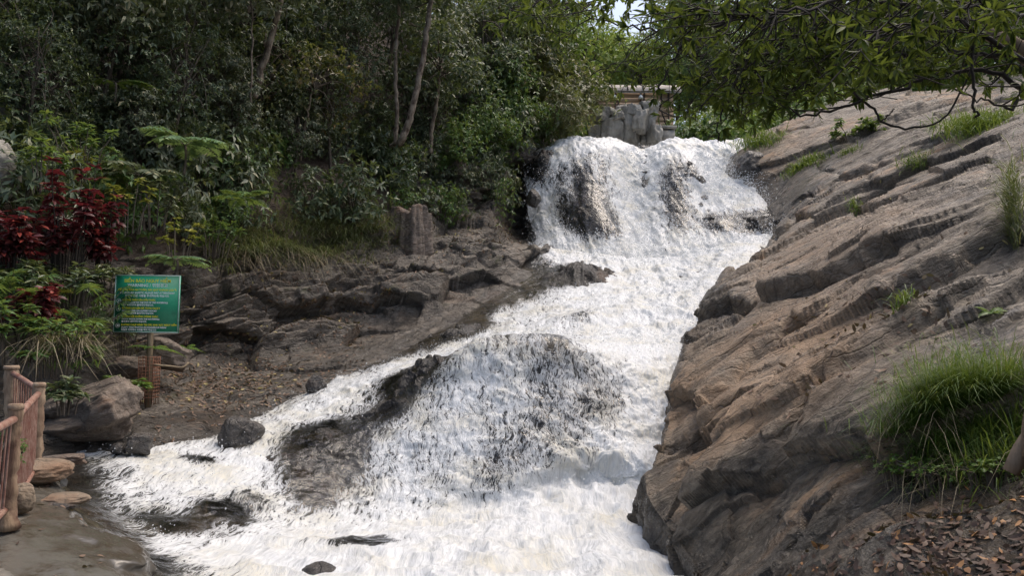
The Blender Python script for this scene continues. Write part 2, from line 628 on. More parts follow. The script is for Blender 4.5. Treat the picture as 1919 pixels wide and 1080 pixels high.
for path, dep, rise in JOINTS:
    best = np.full(len(spx), 9e9); side = np.zeros(len(spx))
    for (ax, ay), (bx, by) in zip(path[:-1], path[1:]):
        ux, uy = bx - ax, by - ay
        t = np.clip(((spx - ax) * ux + (spy + wob_ - ay) * uy) / (ux * ux + uy * uy), 0, 1)
        ex, ey = spx - ax - t * ux, spy + wob_ - ay - t * uy
        dd = np.hypot(ex, ey)
        m_ = dd < best
        best = np.where(m_, dd, best)
        side = np.where(m_, np.sign(ux * ey - uy * ex), side)
    w_m = best * sf / FPX
    fade = sstep(0.0, 0.25, 1 - np.clip(w_m / 3.0, 0, 1))
    d += np.where(side < 0, rise * np.exp(-w_m / 0.9) * sstep(0.0, 0.06, w_m), 0) * fade
    d -= dep * np.exp(-(w_m / 0.07) ** 2)
d *= 0.6 + 0.4 * near
d *= 1 - 0.6 * (1 - near) * sstep(0.35, 0.12, slope.u)
r5, o5, e5 = blocks(slope.co * np.array([0.3, 0.55, 0.36]) + warp * 0.12, 6)
lipm = sstep(0.30, 0.20, slope.u) * sstep(0.0, 0.1, slope.u)
slope.co[:, 0] -= 0.25 * lipm * near * ((r5[:, 0] - 0.4) * 0.30 + o5[:, 1] * (r5[:, 1] - 0.5) * 0.16)
d *= 0.25 + 0.75 * sstep(2.5, 5.0, slope.co[:, 1])
slope.co = slope.co + slope.no * d[:, None]
edge = slope.u - 0.09
spx, spy, _ = proj(slope.co)
wet = 1.0 - sstep(0.05, 0.27, edge + 0.05 * fbm(slope.co * 0.8, 3, 33))
wet = np.maximum(wet, 0.85 * np.exp(-((spx - 1640) / 150) ** 2 - ((spy - 860 - (1640 - spx) * 0.55) / 75) ** 2))
wet = np.maximum(wet, 0.75 * sstep(850, 980, spy - (1500 - spx) * 0.3))
wet = np.maximum(wet, 0.8 * np.exp(-((spx - 1340) / 60) ** 2 - ((spy - 570) / 60) ** 2))
wet = np.maximum(wet, 0.8 * np.exp(-((spx - 1490) / 90) ** 2 - ((spy - 370 + (spx - 1490) * 0.6) / 35) ** 2))
wet = np.maximum(wet, 0.7 * np.exp(-((spx - 1840) / 110) ** 2 - ((spy - 610) / 60) ** 2))
wet = np.maximum(wet, 0.5 * np.exp(-((spx - 1400 - (960 - spy) * 0.8) / 130) ** 2 - ((spy - 940) / 110) ** 2))
slope.attr['wet'] = wet
slope.attr['tan'] = np.clip(1.7 * np.exp(-((spx - 1430 - (700 - spy) * 0.9) / 150) ** 2 - ((spy - 690) / 130) ** 2) + 0.7 * np.exp(-((spx - 1560) / 170) ** 2 - ((spy - 450 + (spx - 1560) * 0.4) / 40) ** 2) + 0.6 * np.exp(-((spx - 1480) / 60) ** 2 - ((spy - 260) / 30) ** 2), 0, 1)
M_SLOPE = rock_mat('slope_rock', AX_S, (0.060, 0.050, 0.040), (0.19, 0.154, 0.112), (0.34, 0.29, 0.22), (0.30, 0.185, 0.10), wet_rough=0.20)
slope.build('rock_slope_terrain', M_SLOPE, 'sloping slab of layered grey and tan rock rising to the right of the falls', 'rock slope')

# --- left bank: forested hillside, ledges of broken rock, flat slab by the stream
cols = [-260, 0, 180, 340, 480, 620, 760, 900, 1000]
bank_rows = [
    ([-300, -280, -250, -210, -160, -90, -10, 80, 150], [26, 28, 30, 32, 33.5, 35, 37, 40, 42]),
    ([100, 110, 130, 150, 160, 180, 205, 225, 235], [17, 19, 21, 23, 25, 27, 29.5, 32.5, 35]),
    ([330, 340, 350, 350, 350, 345, 335, 310, 268], [14, 15, 16.5, 18.5, 21, 23.6, 26.4, 29.6, 32]),
    ([450, 460, 470, 455, 440, 425, 415, 400, 330], [12.8, 13.6, 15, 17.4, 20, 22.6, 25, 28.6, 31]),
    ([520, 525, 532, 522, 500, 470, 440, 425, 430], [12.3, 13.2, 14.7, 16.9, 19.4, 21.7, 23.9, 26, 29]),
    ([590, 595, 602, 598, 572, 535, 500, 462, 462], [11.9, 12.9, 14.3, 16.4, 18.7, 20.7, 22.6, 24.6, 26.4]),
    ([660, 665, 682, 682, 672, 645, 598, 530, 495], [11.5, 12.5, 13.9, 16.0, 17.8, 19.3, 20.8, 22.7, 25]),
    ([715, 730, 750, 760, 722, 680, 640, 575, 520], [10.6, 11.7, 12.7, 13.6, 15.8, 17.7, 19.3, 21.6, 24]),
    ([770, 800, 822, 812, 765, 712, 680, 615, 545], [9.8, 11.0, 11.8, 12.5, 14.6, 16.6, 18.2, 20.6, 23.2]),
]
B = [[P(x, y, Y) for x, y, Y in zip(cols, ys, Ys)] for ys, Ys in bank_rows]
B.append([c + np.array([0.9, -0.8, -0.9]) for c in B[-1]])
for r in B:
    r.insert(0, r[0] + np.array([-7, -0.5, 0.6]))
    r.append(r[-1] + np.array([1.2, 0.8, -0.8]))
bank = Patch(B, 640, 520)
AX_B = frame_from((0.54, 0.81, 0.13), (0.05, -0.15, 1))
q = bank.co @ AX_B.T
warp = np.stack([fbm(bank.co * 0.6, 3, 70 + k) for k in range(3)], 1)
rocky = sstep(0.30, 0.42, bank.vv + 0.2 * sstep(0.66, 0.74, bank.u)) * 0.9 + 0.1
foot = sstep(0.72, 0.62, bank.vv)
r1, o1, e1 = blocks(q * np.array([0.36, 0.6, 1.25]) + warp * 0.16, 13)
r2, o2, e2 = blocks(q * np.array([0.9, 1.3, 2.6]) + warp * 0.25, 14)
r3, o3, e3 = blocks(q * np.array([2.6, 3.4, 6.0]) + warp * 0.35, 15)
amp = 0.22 + 0.78 * foot
d = amp * ((r1[:, 0] - 0.5) * 0.85 + o1[:, 2] * (r1[:, 1] - 0.3) * 0.45 + o1[:, 0] * (r1[:, 2] - 0.5) * 0.30)
d += amp * ((r2[:, 0] - 0.5) * 0.40 + o2[:, 2] * (r2[:, 1] - 0.2) * 0.30 + o2[:, 0] * (r2[:, 2] - 0.5) * 0.25)
d += (0.3 + 0.7 * amp) * ((r3[:, 0] - 0.5) * 0.09 + o3[:, 2] * (r3[:, 1] - 0.3) * 0.10)
lay_ = q[:, 2] * 2.4 + 0.5 * warp[:, 0] + 0.35 * fbm(q * np.array([0.4, 0.6, 0.4]), 2, 21)
saw = lay_ - np.floor(lay_)
d += amp * 0.26 * (saw - 0.5) * sstep(1.0, 0.86, saw)
d -= amp * (0.07 * sstep(0.06, 0.0, e1) + 0.04 * sstep(0.05, 0, e2))
d += 0.02 * fbm(q * 5, 4, 18) + 0.08 * fbm(bank.co * 0.7, 3, 19)
d = d * rocky + 0.35 * (1 - rocky) * fbm(bank.co * 0.7, 4, 20)
d *= sstep(0.0, 0.06, 1 - bank.vv) * 0.8 + 0.2
bank.co = bank.co + bank.no * d[:, None] * np.array([1, 1, 0.8])
wetb = sstep(0.74, 0.9, bank.vv + 0.06 * fbm(bank.co * 0.9, 3, 34)) * 0.9
bx_, by_, _f = proj(bank.co)
hol = np.exp(-(((bx_ - 975) / 38) ** 2 + ((by_ - 385) / 62) ** 2) ** 2)
bank.co[:, 1] += 2.6 * hol
wetb = np.maximum(wetb, 0.62 * sstep(0.60, 0.68, bank.vv) * sstep(-0.4, 0.1, fbm(bank.co * 0.5, 3, 36) + 0.25))
wetb = np.maximum(wetb, sstep(0.80, 0.98, bank.u) * sstep(0.2, 0.35, bank.vv))
bank.attr['wet'] = np.maximum(wetb, 0.30 * rocky)
bank.attr['soil'] = 1 - sstep(0.32, 0.42, bank.vv + 0.22 * sstep(0.66, 0.74, bank.u) + 0.05 * fbm(bank.co * 0.8, 4, 35))
M_BANK = rock_mat('ledge_rock', AX_B, (0.058, 0.048, 0.038), (0.138, 0.115, 0.09), (0.24, 0.21, 0.17), (0.14, 0.09, 0.056), 1.0, 0.6, 1.25, (0.055, 0.06, 0.022))
# the hillside above the ledges is bare earth under the plants
nt = M_BANK.node_tree
pr = [n for n in nt.nodes if n.type == 'BSDF_PRINCIPLED'][0]
old = pr.inputs['Base Color'].links[0].from_socket
at = nt.nodes.new('ShaderNodeAttribute'); at.attribute_name = 'soil'
nz = nt.nodes.new('ShaderNodeTexNoise'); nz.inputs['Scale'].default_value = 2.5; nz.inputs['Detail'].default_value = 7
mxs = nt.nodes.new('ShaderNodeMix'); mxs.data_type = 'RGBA'
nt.links.new(nz.outputs[0], mxs.inputs[0]); mxs.inputs[6].default_value = (0.03, 0.022, 0.015, 1); mxs.inputs[7].default_value = (0.10, 0.066, 0.042, 1)
geo = nt.nodes.new('ShaderNodeNewGeometry'); nt.links.new(geo.outputs['Position'], nz.inputs['Vector'])
mx2 = nt.nodes.new('ShaderNodeMix'); mx2.data_type = 'RGBA'
nt.links.new(at.outputs['Fac'], mx2.inputs[0]); nt.links.new(old, mx2.inputs[6]); nt.links.new(mxs.outputs[2], mx2.inputs[7])
nt.links.new(mx2.outputs[2], pr.inputs['Base Color'])
bank.build('left_bank_terrain', M_BANK, 'left bank of dark brown broken rock ledges below a wooded hillside', 'river bank')

# --- cascade bed and water (px, py, Y, foam): rows go downstream
V = [
    [(1000, 460, 26.5, .6), (1070, 470, 26, .9), (1140, 480, 25.5, 1), (1200, 485, 25.3, 1), (1270, 480, 25.3, 1), (1340, 465, 25.5, .95), (1420, 440, 26, .8)],
    [(985, 515, 24, .3), (1050, 520, 23.6, .45), (1110, 525, 23.2, .8), (1180, 530, 23, 1), (1250, 530, 22.8, 1), (1300, 520, 22.6, .95), (1380, 495, 22.8, .75)],
    [(900, 580, 21.3, .25), (980, 575, 21, .5), (1060, 570, 20.6, .62), (1130, 570, 20.3, .72), (1200, 570, 20, 1), (1260, 570, 19.8, 1), (1320, 560, 19.8, .9)],
    [(790, 650, 18.8, .35), (880, 640, 18.5, .55), (960, 630, 18.0, .62), (1050, 625, 17.6, .58), (1140, 625, 17.4, .68), (1220, 625, 17.2, 1), (1300, 625, 17.2, 1)],
    [(600, 722, 16.4, .75), (700, 700, 16.0, .62), (800, 688, 15.0, .6), (900, 662, 14.2, .52), (1050, 655, 14.1, .52), (1180, 668, 14.7, .66), (1290, 690, 15.2, 1)],
    [(500, 775, 14.6, .75), (610, 752, 14.6, .6), (745, 752, 14.0, .5), (880, 728, 13.4, .55), (1040, 728, 13.35, .48), (1170, 735, 13.9, .52), (1275, 750, 14, 1)],
    [(400, 818, 12.9, .65), (540, 800, 13.4, .56), (690, 812, 13.1, .45), (850, 808, 12.75, .54), (1010, 808, 12.75, .46), (1145, 810, 13.1, .5), (1255, 830, 13.2, 1)],
    [(250, 838, 12, .75), (430, 868, 11.9, .62), (650, 890, 12.3, .42), (820, 900, 12.15, .54), (980, 885, 12.25, .46), (1125, 872, 12.6, .55), (1235, 880, 12.4, 1)],
    [(170, 848, 11.5, .75), (360, 925, 10.7, .55), (610, 970, 11.3, .54), (800, 975, 11.5, .62), (960, 950, 11.9, .75), (1105, 930, 12.4, 1), (1225, 935, 12, 1)],
    [(120, 890, 10.2, .2), (250, 968, 9.6, .48), (480, 1005, 9.8, .56), (700, 1020, 9.8, .85), (900, 1010, 10, .95), (1060, 1003, 10.1, .95), (1230, 1000, 10.3, 1)],
    [(130, 960, 8.6, .05), (330, 1040, 8.5, .5), (520, 1062, 8.7, .68), (720, 1070, 8.6, .9), (900, 1070, 8.6, .92), (1080, 1070, 8.6, .92), (1300, 1060, 8.8, .95)],
    [(200, 1100, 6.9, .02), (380, 1145, 7, .4), (560, 1165, 7, .7), (720, 1168, 7, .9), (900, 1168, 7, .9), (1080, 1168, 7, .9), (1330, 1170, 7, .9)],
]
V = rows(V)
for r in V:
    r.append(r[-1] + np.array([0.9, 0.1, -0.15, 0]))
    r[0][3] *= 0.62
    r.insert(0, r[0] + np.array([-0.5, 0.2, -0.12, -0.35]))
V.append([c + np.array([0.2, -4.5, -0.05, 0]) for c in V[-1]])
# outcrops in the bed: (px, py, Y, radius across, radius along, height of rock, share the water rises with it, foam taken away)
BUMPS = [
    (785, 720, 14.6, 0.62, 0.6, 0.50, 0.2, 0.65), (745, 790, 13.6, 0.45, 0.4, 0.16, 0.4, 0.25), (600, 850, 12.7, 0.65, 0.75, 0.36, 0.3, 0.6),
    (1090, 518, 23.3, 0.95, 0.9, 0.7, 0.2, 0.7), (960, 672, 14.1, 0.8, 0.6, 0.30, 0.8, 0.1), (880, 690, 14.0, 0.5, 0.5, 0.15, 0.9, 0.0),
    (1060, 675, 14.0, 0.6, 0.5, 0.2, 0.9, 0.05), (1080, 600, 18.8, 0.7, 0.6, 0.3, 0.6, 0.2), (690, 1030, 9.7, 0.55, 0.35, 0.20, 0.3, 0.75),
    (440, 835, 12.5, 0.26, 0.2, 0.22, 0.2, 0.5), (370, 862, 11.8, 0.35, 0.16, 0.12, 0.3, 0.35), (1160, 590, 19.2, 0.6, 0.5, 0.25, 0.7, 0.1),
    (760, 560, 21.0, 0.6, 0.6, 0.3, 0.2, 0.5), (480, 930, 11.0, 0.25, 0.2, 0.12, 0.5, 0.15), (420, 960, 10.4, 0.4, 0.35, 0.18, 0.5, 0.35),
    (590, 925, 11.6, 0.3, 0.3, 0.14, 0.4, 0.25), (850, 615, 19.4, 1.0, 0.7, 0.4, 0.3, 0.4), (330, 985, 9.6, 0.5, 0.4, 0.12, 0.4, 0.3),
]


def bumps(co):
    hb, hw, fo = np.zeros(len(co)), np.zeros(len(co)), np.zeros(len(co))
    for px, py, Y, ra, rl, h, sh, fd in BUMPS:
        c = P(px, py, Y)
        k = ((co[:, 0] - c[0]) / ra) ** 2 + ((co[:, 1] - c[1]) / rl) ** 2
        g = np.exp(-k * 0.9)
        hb += g * h; hw += g * h * sh; fo += np.exp(-k * 1.1) * fd
    return hb, hw, fo


AX_V = frame_from((0.15, -0.75, -0.55), (0, -0.5, 0.85))


def rock_bed(pt, s, amp=1.0):
    q = pt.co @ AX_V.T
    warp = np.stack([fbm(pt.co * 0.7, 3, s + k) for k in range(3)], 1)
    r1, o1, e1 = blocks(q * np.array([0.7, 0.9, 1.0]) + warp * 0.4, s)
    r2, o2, e2 = blocks(q * np.array([1.7, 2.4, 2.4]) + warp * 0.6, s + 1)
    r3, o3, e3 = blocks(q * np.array([4, 7, 7]) + warp * 0.6, s + 2)
    d = (r1[:, 0] - 0.5) * 0.32 + o1[:, 0] * (r1[:, 1] - 0.5) * 0.25 + (r2[:, 0] - 0.5) * 0.22 + o2[:, 0] * (r2[:, 1] - 0.5) * 0.24
    d += (r3[:, 0] - 0.5) * 0.08 + 0.05 * fbm(q * 4, 4, s + 5) - 0.05 * sstep(0.1, 0, e2)
    return d * amp


bed = Patch(V, 520, 420)
hb, hw, fo = bumps(bed.co)
flat = sstep(-2.2, -2.5, bed.co[:, 2])
bed.co = bed.co + bed.no * (rock_bed(bed, 100, 0.8) * (1 - 0.6 * flat) - 0.24 - 0.10 * flat)[:, None]
bed.co[:, 2] += hb
bed.co[:, 1] -= hb * 0.35
bed.attr['wet'] = np.ones(len(bed.co))
M_BED = rock_mat('wet_bed_rock', AX_V, (0.036, 0.032, 0.029), (0.078, 0.069, 0.062), (0.13, 0.118, 0.105), (0.15, 0.08, 0.042), 0.9, 0.5, 1.0, None, 0.17)
bed.build('river_bed_terrain', M_BED, 'dark wet bedrock under the lower cascade', 'river bed')

U = [
    [(1000, 330, 40, .7), (1060, 325, 40, .8), (1130, 325, 40, .8), (1200, 325, 40, .8), (1260, 325, 40, .8), (1330, 322, 40, .8), (1410, 320, 40, .8)],
    [(1000, 275, 33.5, .55), (1060, 272, 33, .9), (1130, 272, 33, .9), (1195, 272, 33.2, .9), (1260, 272, 33.4, .9), (1330, 272, 33.6, .9), (1395, 268, 33.8, 1)],
    [(1005, 292, 31.0, .5), (1060, 272, 31, .8), (1125, 271, 31, .75), (1195, 278, 31.6, .9), (1260, 270, 31.5, .8), (1325, 275, 31.9, .95), (1385, 275, 32.3, 1)],
    [(1010, 330, 30.2, .55), (1060, 310, 29.9, .46), (1125, 308, 29.8, .46), (1190, 320, 30.6, .7), (1260, 310, 30.0, .48), (1325, 318, 30.6, .9), (1385, 315, 31.2, 1)],
    [(1015, 390, 29.4, .65), (1065, 375, 28.8, .35), (1125, 375, 28.5, .33), (1190, 385, 29.4, .72), (1265, 370, 28.7, .34), (1335, 365, 29.2, .9), (1420, 360, 29.2, .9)],
    [(1030, 435, 28.3, .75), (1075, 430, 27.9, .38), (1130, 432, 27.4, .34), (1195, 440, 27.9, .75), (1270, 425, 27.4, .42), (1340, 415, 27.5, .48), (1440, 400, 27.4, .45)],
    [(1020, 470, 27.0, .8), (1075, 480, 26.6, .8), (1135, 488, 26.1, .9), (1200, 492, 26.0, 1), (1270, 485, 25.8, .95), (1345, 472, 25.8, .85), (1440, 440, 26.2, .7)],
    [(1010, 510, 25.8, .8), (1075, 515, 25.4, .9), (1135, 520, 25.0, 1), (1200, 522, 24.8, 1), (1270, 518, 24.6, 1), (1345, 508, 24.6, 1), (1430, 480, 25, .8)],
]
U = rows(U)
for r in U:
    r.append(r[-1] + np.array([1.1, 0.1, -0.05, 0]))
    r.insert(0, r[0] + np.array([-0.5, 0.3, -0.25, -0.1]))
fall = Patch(U, 380, 320)
UB = [(1400, 425, 26.9, 0.45, 0.6, 0.6, 0.15, 0.75), (1300, 335, 29.9, 0.5, 0.6, 0.55, 0.6, 0.4), (1345, 425, 27.3, 0.4, 0.6, 0.4, 0.5, 0.3), (1090, 420, 27.9, 1.0, 1.0, 0.4, 0.8, 0.1),
      (1015, 300, 30.6, 0.4, 0.6, 0.5, 0.3, 0.4), (1440, 405, 27.0, 0.35, 0.5, 0.4, 0.2, 0.6), (1150, 440, 27.4, 0.6, 0.6, 0.3, 0.8, 0.1), (1250, 470, 26.2, 0.5, 0.5, 0.35, 0.6, 0.3)]
BL, BUMPS = BUMPS, UB
hbU, hwU, foU = bumps(fall.co)
BUMPS = BL
fbed = Patch(U, 380, 320)
fbed.co = fbed.co + fbed.no * (rock_bed(fbed, 120, 0.8) - 0.24)[:, None]
fbed.co[:, 1] -= hbU * 0.9
fbed.co[:, 2] += hbU * 0.3
fbed.attr['wet'] = np.ones(len(fbed.co))
fbed.build('fall_rock_terrain', M_BED, 'dark wet rock step behind the upper waterfall', 'rock face')


def foam_mat(name, fx1, fy1, fx2, fy2):
    """white water: foam where the flow is broken, a clear film over the rock elsewhere"""
    m = NT(name)
    fl = m.attr('flow').outputs['Vector']
    fo = m.attr('foam').outputs['Fac']
    wob = m.n('VectorMath', operation='MULTIPLY_ADD')
    nz = m.n('TexNoise'); m.set(nz, 'Vector', fl); m.set(nz, 'Scale', 1.6); m.set(nz, 'Detail', 3.0)
    m.set(wob, '0', nz.outputs[1]); wob.inputs[1].default_value = (0.28, 0.5, 0.3); m.set(wob, '2', fl)
    w = wob.outputs[0]
    lace = m.noise(m.mapping(w, None, (fx1, fy1, 1)), 1.0, 4, 0.6, 0.45)
    lace2 = m.noise(m.mapping(w, None, (fx2, fy2, 1)), 1.0, 4, 0.65, 0.55)
    broad = m.noise(m.mapping(fl, None, (1.5, 0.30, 1)), 1.0, 3, 0.5, 0.3)
    rid = m.math('SUBTRACT', 1.0, m.math('MULTIPLY', m.math('ABSOLUTE', m.math('SUBTRACT', lace2, 0.5)), 5.0))
    rid2 = m.math('SUBTRACT', 1.0, m.math('MULTIPLY', m.math('ABSOLUTE', m.math('SUBTRACT', lace, 0.5)), 4.0))
    pat = m.math('ADD', m.math('MULTIPLY', rid, 0.34), m.math('MULTIPLY', rid2, 0.22))
    pat = m.math('ADD', pat, m.math('MULTIPLY', m.math('SUBTRACT', broad, 0.5), 0.8))
    pat = m.math('ADD', pat, m.math('MULTIPLY', m.math('SUBTRACT', lace, 0.5), 0.7))
    v = m.math('ADD', pat, m.math('MULTIPLY', m.math("SUBTRACT", fo, 0.5), 1.7))
    a = m.math('MAXIMUM', m.ramp(v, 0.14, 0.50), m.math('MULTIPLY', m.ramp(broad, 0.35, 0.7), m.math('MULTIPLY', fo, 0.22)))
    h = m.math('ADD', m.math('MULTIPLY', lace, 0.7), m.math('MULTIPLY', lace2, 0.5))
    h = m.math('ADD', h, m.math('MULTIPLY', a, 0.25))
    nb = m.bump(h, 0.05, 0.7)
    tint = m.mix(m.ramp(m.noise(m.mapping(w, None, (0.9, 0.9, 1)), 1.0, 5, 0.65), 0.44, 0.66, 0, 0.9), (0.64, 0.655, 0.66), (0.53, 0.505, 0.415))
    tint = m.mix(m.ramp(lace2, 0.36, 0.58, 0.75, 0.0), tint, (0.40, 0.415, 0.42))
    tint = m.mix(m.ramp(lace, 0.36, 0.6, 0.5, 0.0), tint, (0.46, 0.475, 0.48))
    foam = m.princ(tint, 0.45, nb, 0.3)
    fr = m.n('Fresnel'); fr.inputs[0].default_value = 1.33
    rip = m.bump(m.noise(m.pos(), 4.5, 4, 0.55, 0.5), 0.06, 0.7)
    m.set(fr, 'Normal', rip)
    tp = m.n('BsdfTransparent'); tp.inputs[0].default_value = (0.74, 0.70, 0.60, 1)
    gl = m.n('BsdfGlossy'); gl.inputs['Roughness'].default_value = 0.16; gl.inputs['Color'].default_value = (0.95, 0.97, 1, 1)
    m.set(gl, 'Normal', rip)
    film = m.n('MixShader'); m.set(film, '0', m.math('MINIMUM', m.math('MULTIPLY', fr.outputs[0], 1.1), 0.8))
    m.t.links.new(tp.outputs[0], film.inputs[1]); m.t.links.new(gl.outputs[0], film.inputs[2])
    mx = m.n('MixShader'); m.set(mx, '0', a)
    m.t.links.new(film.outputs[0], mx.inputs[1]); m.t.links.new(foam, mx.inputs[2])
    return m.done(mx.outputs[0])


M_WATER = foam_mat('white_water', 14.0, 2.7, 30.0, 5.5)
M_FALL = foam_mat('falling_white_water', 8.0, 1.8, 17.0, 4.5)
water = Patch(V, 620, 520)
hb, hw, fo = bumps(water.co)
flat = sstep(-2.2, -2.5, water.co[:, 2])
dens = np.clip(water.ex[:, 0] - fo, 0, 1.05)
flow = np.stack([water.co[:, 0], -0.9 * water.co[:, 1] - 1.5 * water.co[:, 2], np.zeros(len(water.u))], 1)
fq = flow * np.array([3.5, 1.1, 1]) + 1.2 * np.stack([fbm(flow * 1.2, 2, 81), fbm(flow * 1.2, 2, 82), 0 * flow[:, 0]], 1)
st = fbm(fq, 4, 83)
bil = 1 - np.abs(fbm(water.co * np.array([1.6, 1.6, 1.6]), 3, 84)) * 2.2
d = dens * (1 - 0.5 * flat) * (0.10 * st + 0.05 * fbm(flow * np.array([8, 3.2, 1]) + 0.6 * st[:, None], 4, 85)) + 0.12 * dens * bil * (0.25 + 0.5 * flat) + 0.03 * flat * dens * fbm(water.co * 4, 3, 88) + 0.02 * fbm(flow * np.array([4, 4, 1]), 3, 87)
water.co = water.co + water.no * d[:, None]
water.co[:, 2] += hw
water.co[:, 1] -= hw * 0.35
# the plunge at the foot of the right channel heaps up
c = P(1130, 930, 12.3)
water.co[:, 2] += 0.22 * np.exp(-((water.co[:, 0] - c[0]) / 1.1) ** 2 - ((water.co[:, 1] - c[1]) / 0.7) ** 2) * (0.6 + fbm(water.co * 2.5, 3, 86))
water.attr['flow'] = flow
water.attr['foam'] = dens
water.build('cascade_water', M_WATER, 'white water fanning down the lower cascade into the pool', 'water')

dens = np.clip(fall.ex[:, 0] - foU, 0, 1.05)
flow = np.stack([fall.co[:, 0] + 60, -0.6 * fall.co[:, 1] - 1.2 * fall.co[:, 2], np.zeros(len(fall.u))], 1)
st = fbm(flow * np.array([3.2, 0.8, 1]) + 0.8 * fbm(flow, 2, 91)[:, None], 4, 93)
d = dens * (0.18 * st + 0.06 * fbm(flow * np.array([8, 3, 1]), 3, 95)) + 0.02
fall.co = fall.co + fall.no * d[:, None]
fall.co[:, 2] += 0.16 * fbm(fall.co * np.array([1.1, 0.3, 0.2]), 3, 96) * sstep(7.5, 8.2, fall.co[:, 2])
fx_, fy_, _f = proj(fall.co)
fall.co[:, 2] += (0.20 * np.exp(-((fx_ - 1110) / 50) ** 2) - 0.30 * np.exp(-((fx_ - 1205) / 28) ** 2) + 0.12 * np.exp(-((fx_ - 1290) / 40) ** 2) - 0.35 * sstep(1060, 1000, fx_)) * sstep(5.5, 8.0, fall.co[:, 2])
fall.co[:, 1] -= hwU * 0.9
fall.co[:, 2] += hwU * 0.3
fall.attr['flow'] = flow
fall.attr['foam'] = dens
fall.build('waterfall_water', M_FALL, 'broad white curtain of the upper waterfall', 'water')

# --- ground behind the falls and the low ground on the left
def far_z(x, y):
    t = np.clip((y - 36) / 60, 0, 1.2)
    z = 8.2 + 16 * t ** 1.3 + 0.012 * np.clip(np.abs(x - 6) - 6, 0, 60) ** 1.7
    return z


gx, gy = np.meshgrid(np.linspace(-45, 70, 140), np.linspace(34.5, 120, 110))
ft = np.stack([gx.ravel(), gy.ravel(), far_z(gx.ravel(), gy.ravel())], 1)
ft[:, 2] += 0.5 * fbm(ft * 0.25, 4, 40) - 1.6 * sstep(6.5, 4.5, np.abs(ft[:, 0] - 5.5)) * sstep(44, 38, ft[:, 1])
class _G: pass
i = np.arange(140 * 110).reshape(110, 140)
M_SOIL = simple_mat('forest_soil', (0.03, 0.024, 0.014), (0.06, 0.055, 0.02), 1.2, 0.95, 0.05, space='pos')
o = mesh_obj('far_hill_terrain', ft, np.stack([i[:-1, :-1], i[:-1, 1:], i[1:, 1:], i[1:, :-1]], -1).reshape(-1, 4), M_SOIL, smooth=True)
tag(o, 'wooded ground rising behind the top of the falls', 'hill', kind='structure')

# the wet concrete path by the railing
PATH = [
    [(-420, 760, 11.5), (-150, 790, 11), (20, 840, 10.2), (110, 872, 9.9), (150, 905, 9.7)],
    [(-420, 860, 9), (-150, 870, 8.9), (20, 905, 8.8), (130, 930, 8.6), (190, 958, 8.5)],
    [(-420, 960, 7.4), (-150, 965, 7.4), (20, 985, 7.0), (150, 1000, 6.95), (250, 1035, 6.9)],
    [(-420, 1080, 6), (-150, 1085, 5.9), (40, 1090, 5.8), (180, 1090, 5.8), (330, 1130, 5.8)],
    [(-500, 1300, 4.4), (-150, 1300, 4.4), (100, 1300, 4.4), (300, 1300, 4.4), (480, 1330, 4.4)],
    [(-900, 1900, 2.4), (-150, 1900, 2.4), (300, 1900, 2.4), (600, 1900, 2.4), (900, 1960, 2.4)],
]
PATH = rows(PATH)
for r in PATH:
    r.append(r[-1] + np.array([0.5, -0.1, -0.45]))
path = Patch(PATH, 220, 220)
pu = sstep(0.25, 0.6, path.u)
path.co[:, 0] += sstep(0.45, 0.8, path.u) * (0.55 * fbm(path.co * 1.1, 4, 46) - 0.15)
path.co[:, 2] -= 0.10 * sstep(0.35, 0.8, path.u + 0.25 * fbm(path.co * 0.9, 3, 47))
path.co[:, 2] += (0.012 + 0.035 * pu) * fbm(path.co * 2.2, 5, 44) + 0.03 * fbm(path.co * 6, 3, 45) * pu
path.attr['wet'] = np.clip(0.30 + 0.7 * pu, 0, 1)
m = NT('wet_concrete')
pp = m.pos()
n1, n2, n3 = m.noise(pp, 0.9, 6, 0.62, 0.5), m.noise(pp, 5.0, 6, 0.65, 0.3), m.noise(pp, 45.0, 3, 0.6)
c_ = m.mix(m.ramp(n1, 0.38, 0.6), (0.14, 0.125, 0.10), (0.25, 0.24, 0.21))
c_ = m.mix(m.ramp(n2, 0.48, 0.66, 0, 0.8), c_, (0.10, 0.075, 0.05))
c_ = m.mix(m.ramp(n3, 0.58, 0.7, 0, 0.5), c_, (0.30, 0.28, 0.25))
w_ = m.ramp(m.math('ADD', m.attr('wet').outputs['Fac'], m.ramp(n1, 0.3, 0.7, -0.3, 0.3)), 0.35, 0.6)
c_ = m.mix(w_, c_, m.mix(0.6, c_, (0.02, 0.016, 0.012)))
ck = m.n('TexVoronoi', feature='DISTANCE_TO_EDGE'); m.set(ck, 'Vector', pp); m.set(ck, 'Scale', 1.3)
hh_ = m.math('ADD', m.math('MULTIPLY', n2, 0.35), m.math('MULTIPLY', m.math('MULTIPLY', n3, 0.2), m.math('SUBTRACT', 1.0, w_)))
M_PATH = m.done(m.princ(c_, m.mix(w_, (0.7,) * 3, (0.12,) * 3), m.bump(hh_, 0.05, 0.8), 0.5))
walk = path
path.build('path', M_PATH, 'wet grey concrete path at the water edge beside the railing', 'path')
# ------------------------------------------------------------------ plants
def pick(pt, wfn, n):
    """n random surface points of a patch, weighted by wfn(px, py, patch); (co, normal, index)"""
    x, y, f = proj(pt.co)
    w = wfn(x, y, pt)
    # weight by the area a vertex stands for
    g = pt.co.reshape(pt.nr, pt.nc, 3)
    ar = (np.linalg.norm(np.gradient(g, axis=0), axis=2) * np.linalg.norm(np.gradient(g, axis=1), axis=2)).reshape(-1)
    w = np.clip(w, 0, None) * ar
    k = rng.choice(len(w), n, p=w / w.sum())
    if not hasattr(pt, '_no'):
        pt._no = pt.normals()
    return pt.co[k], pt._no[k], k


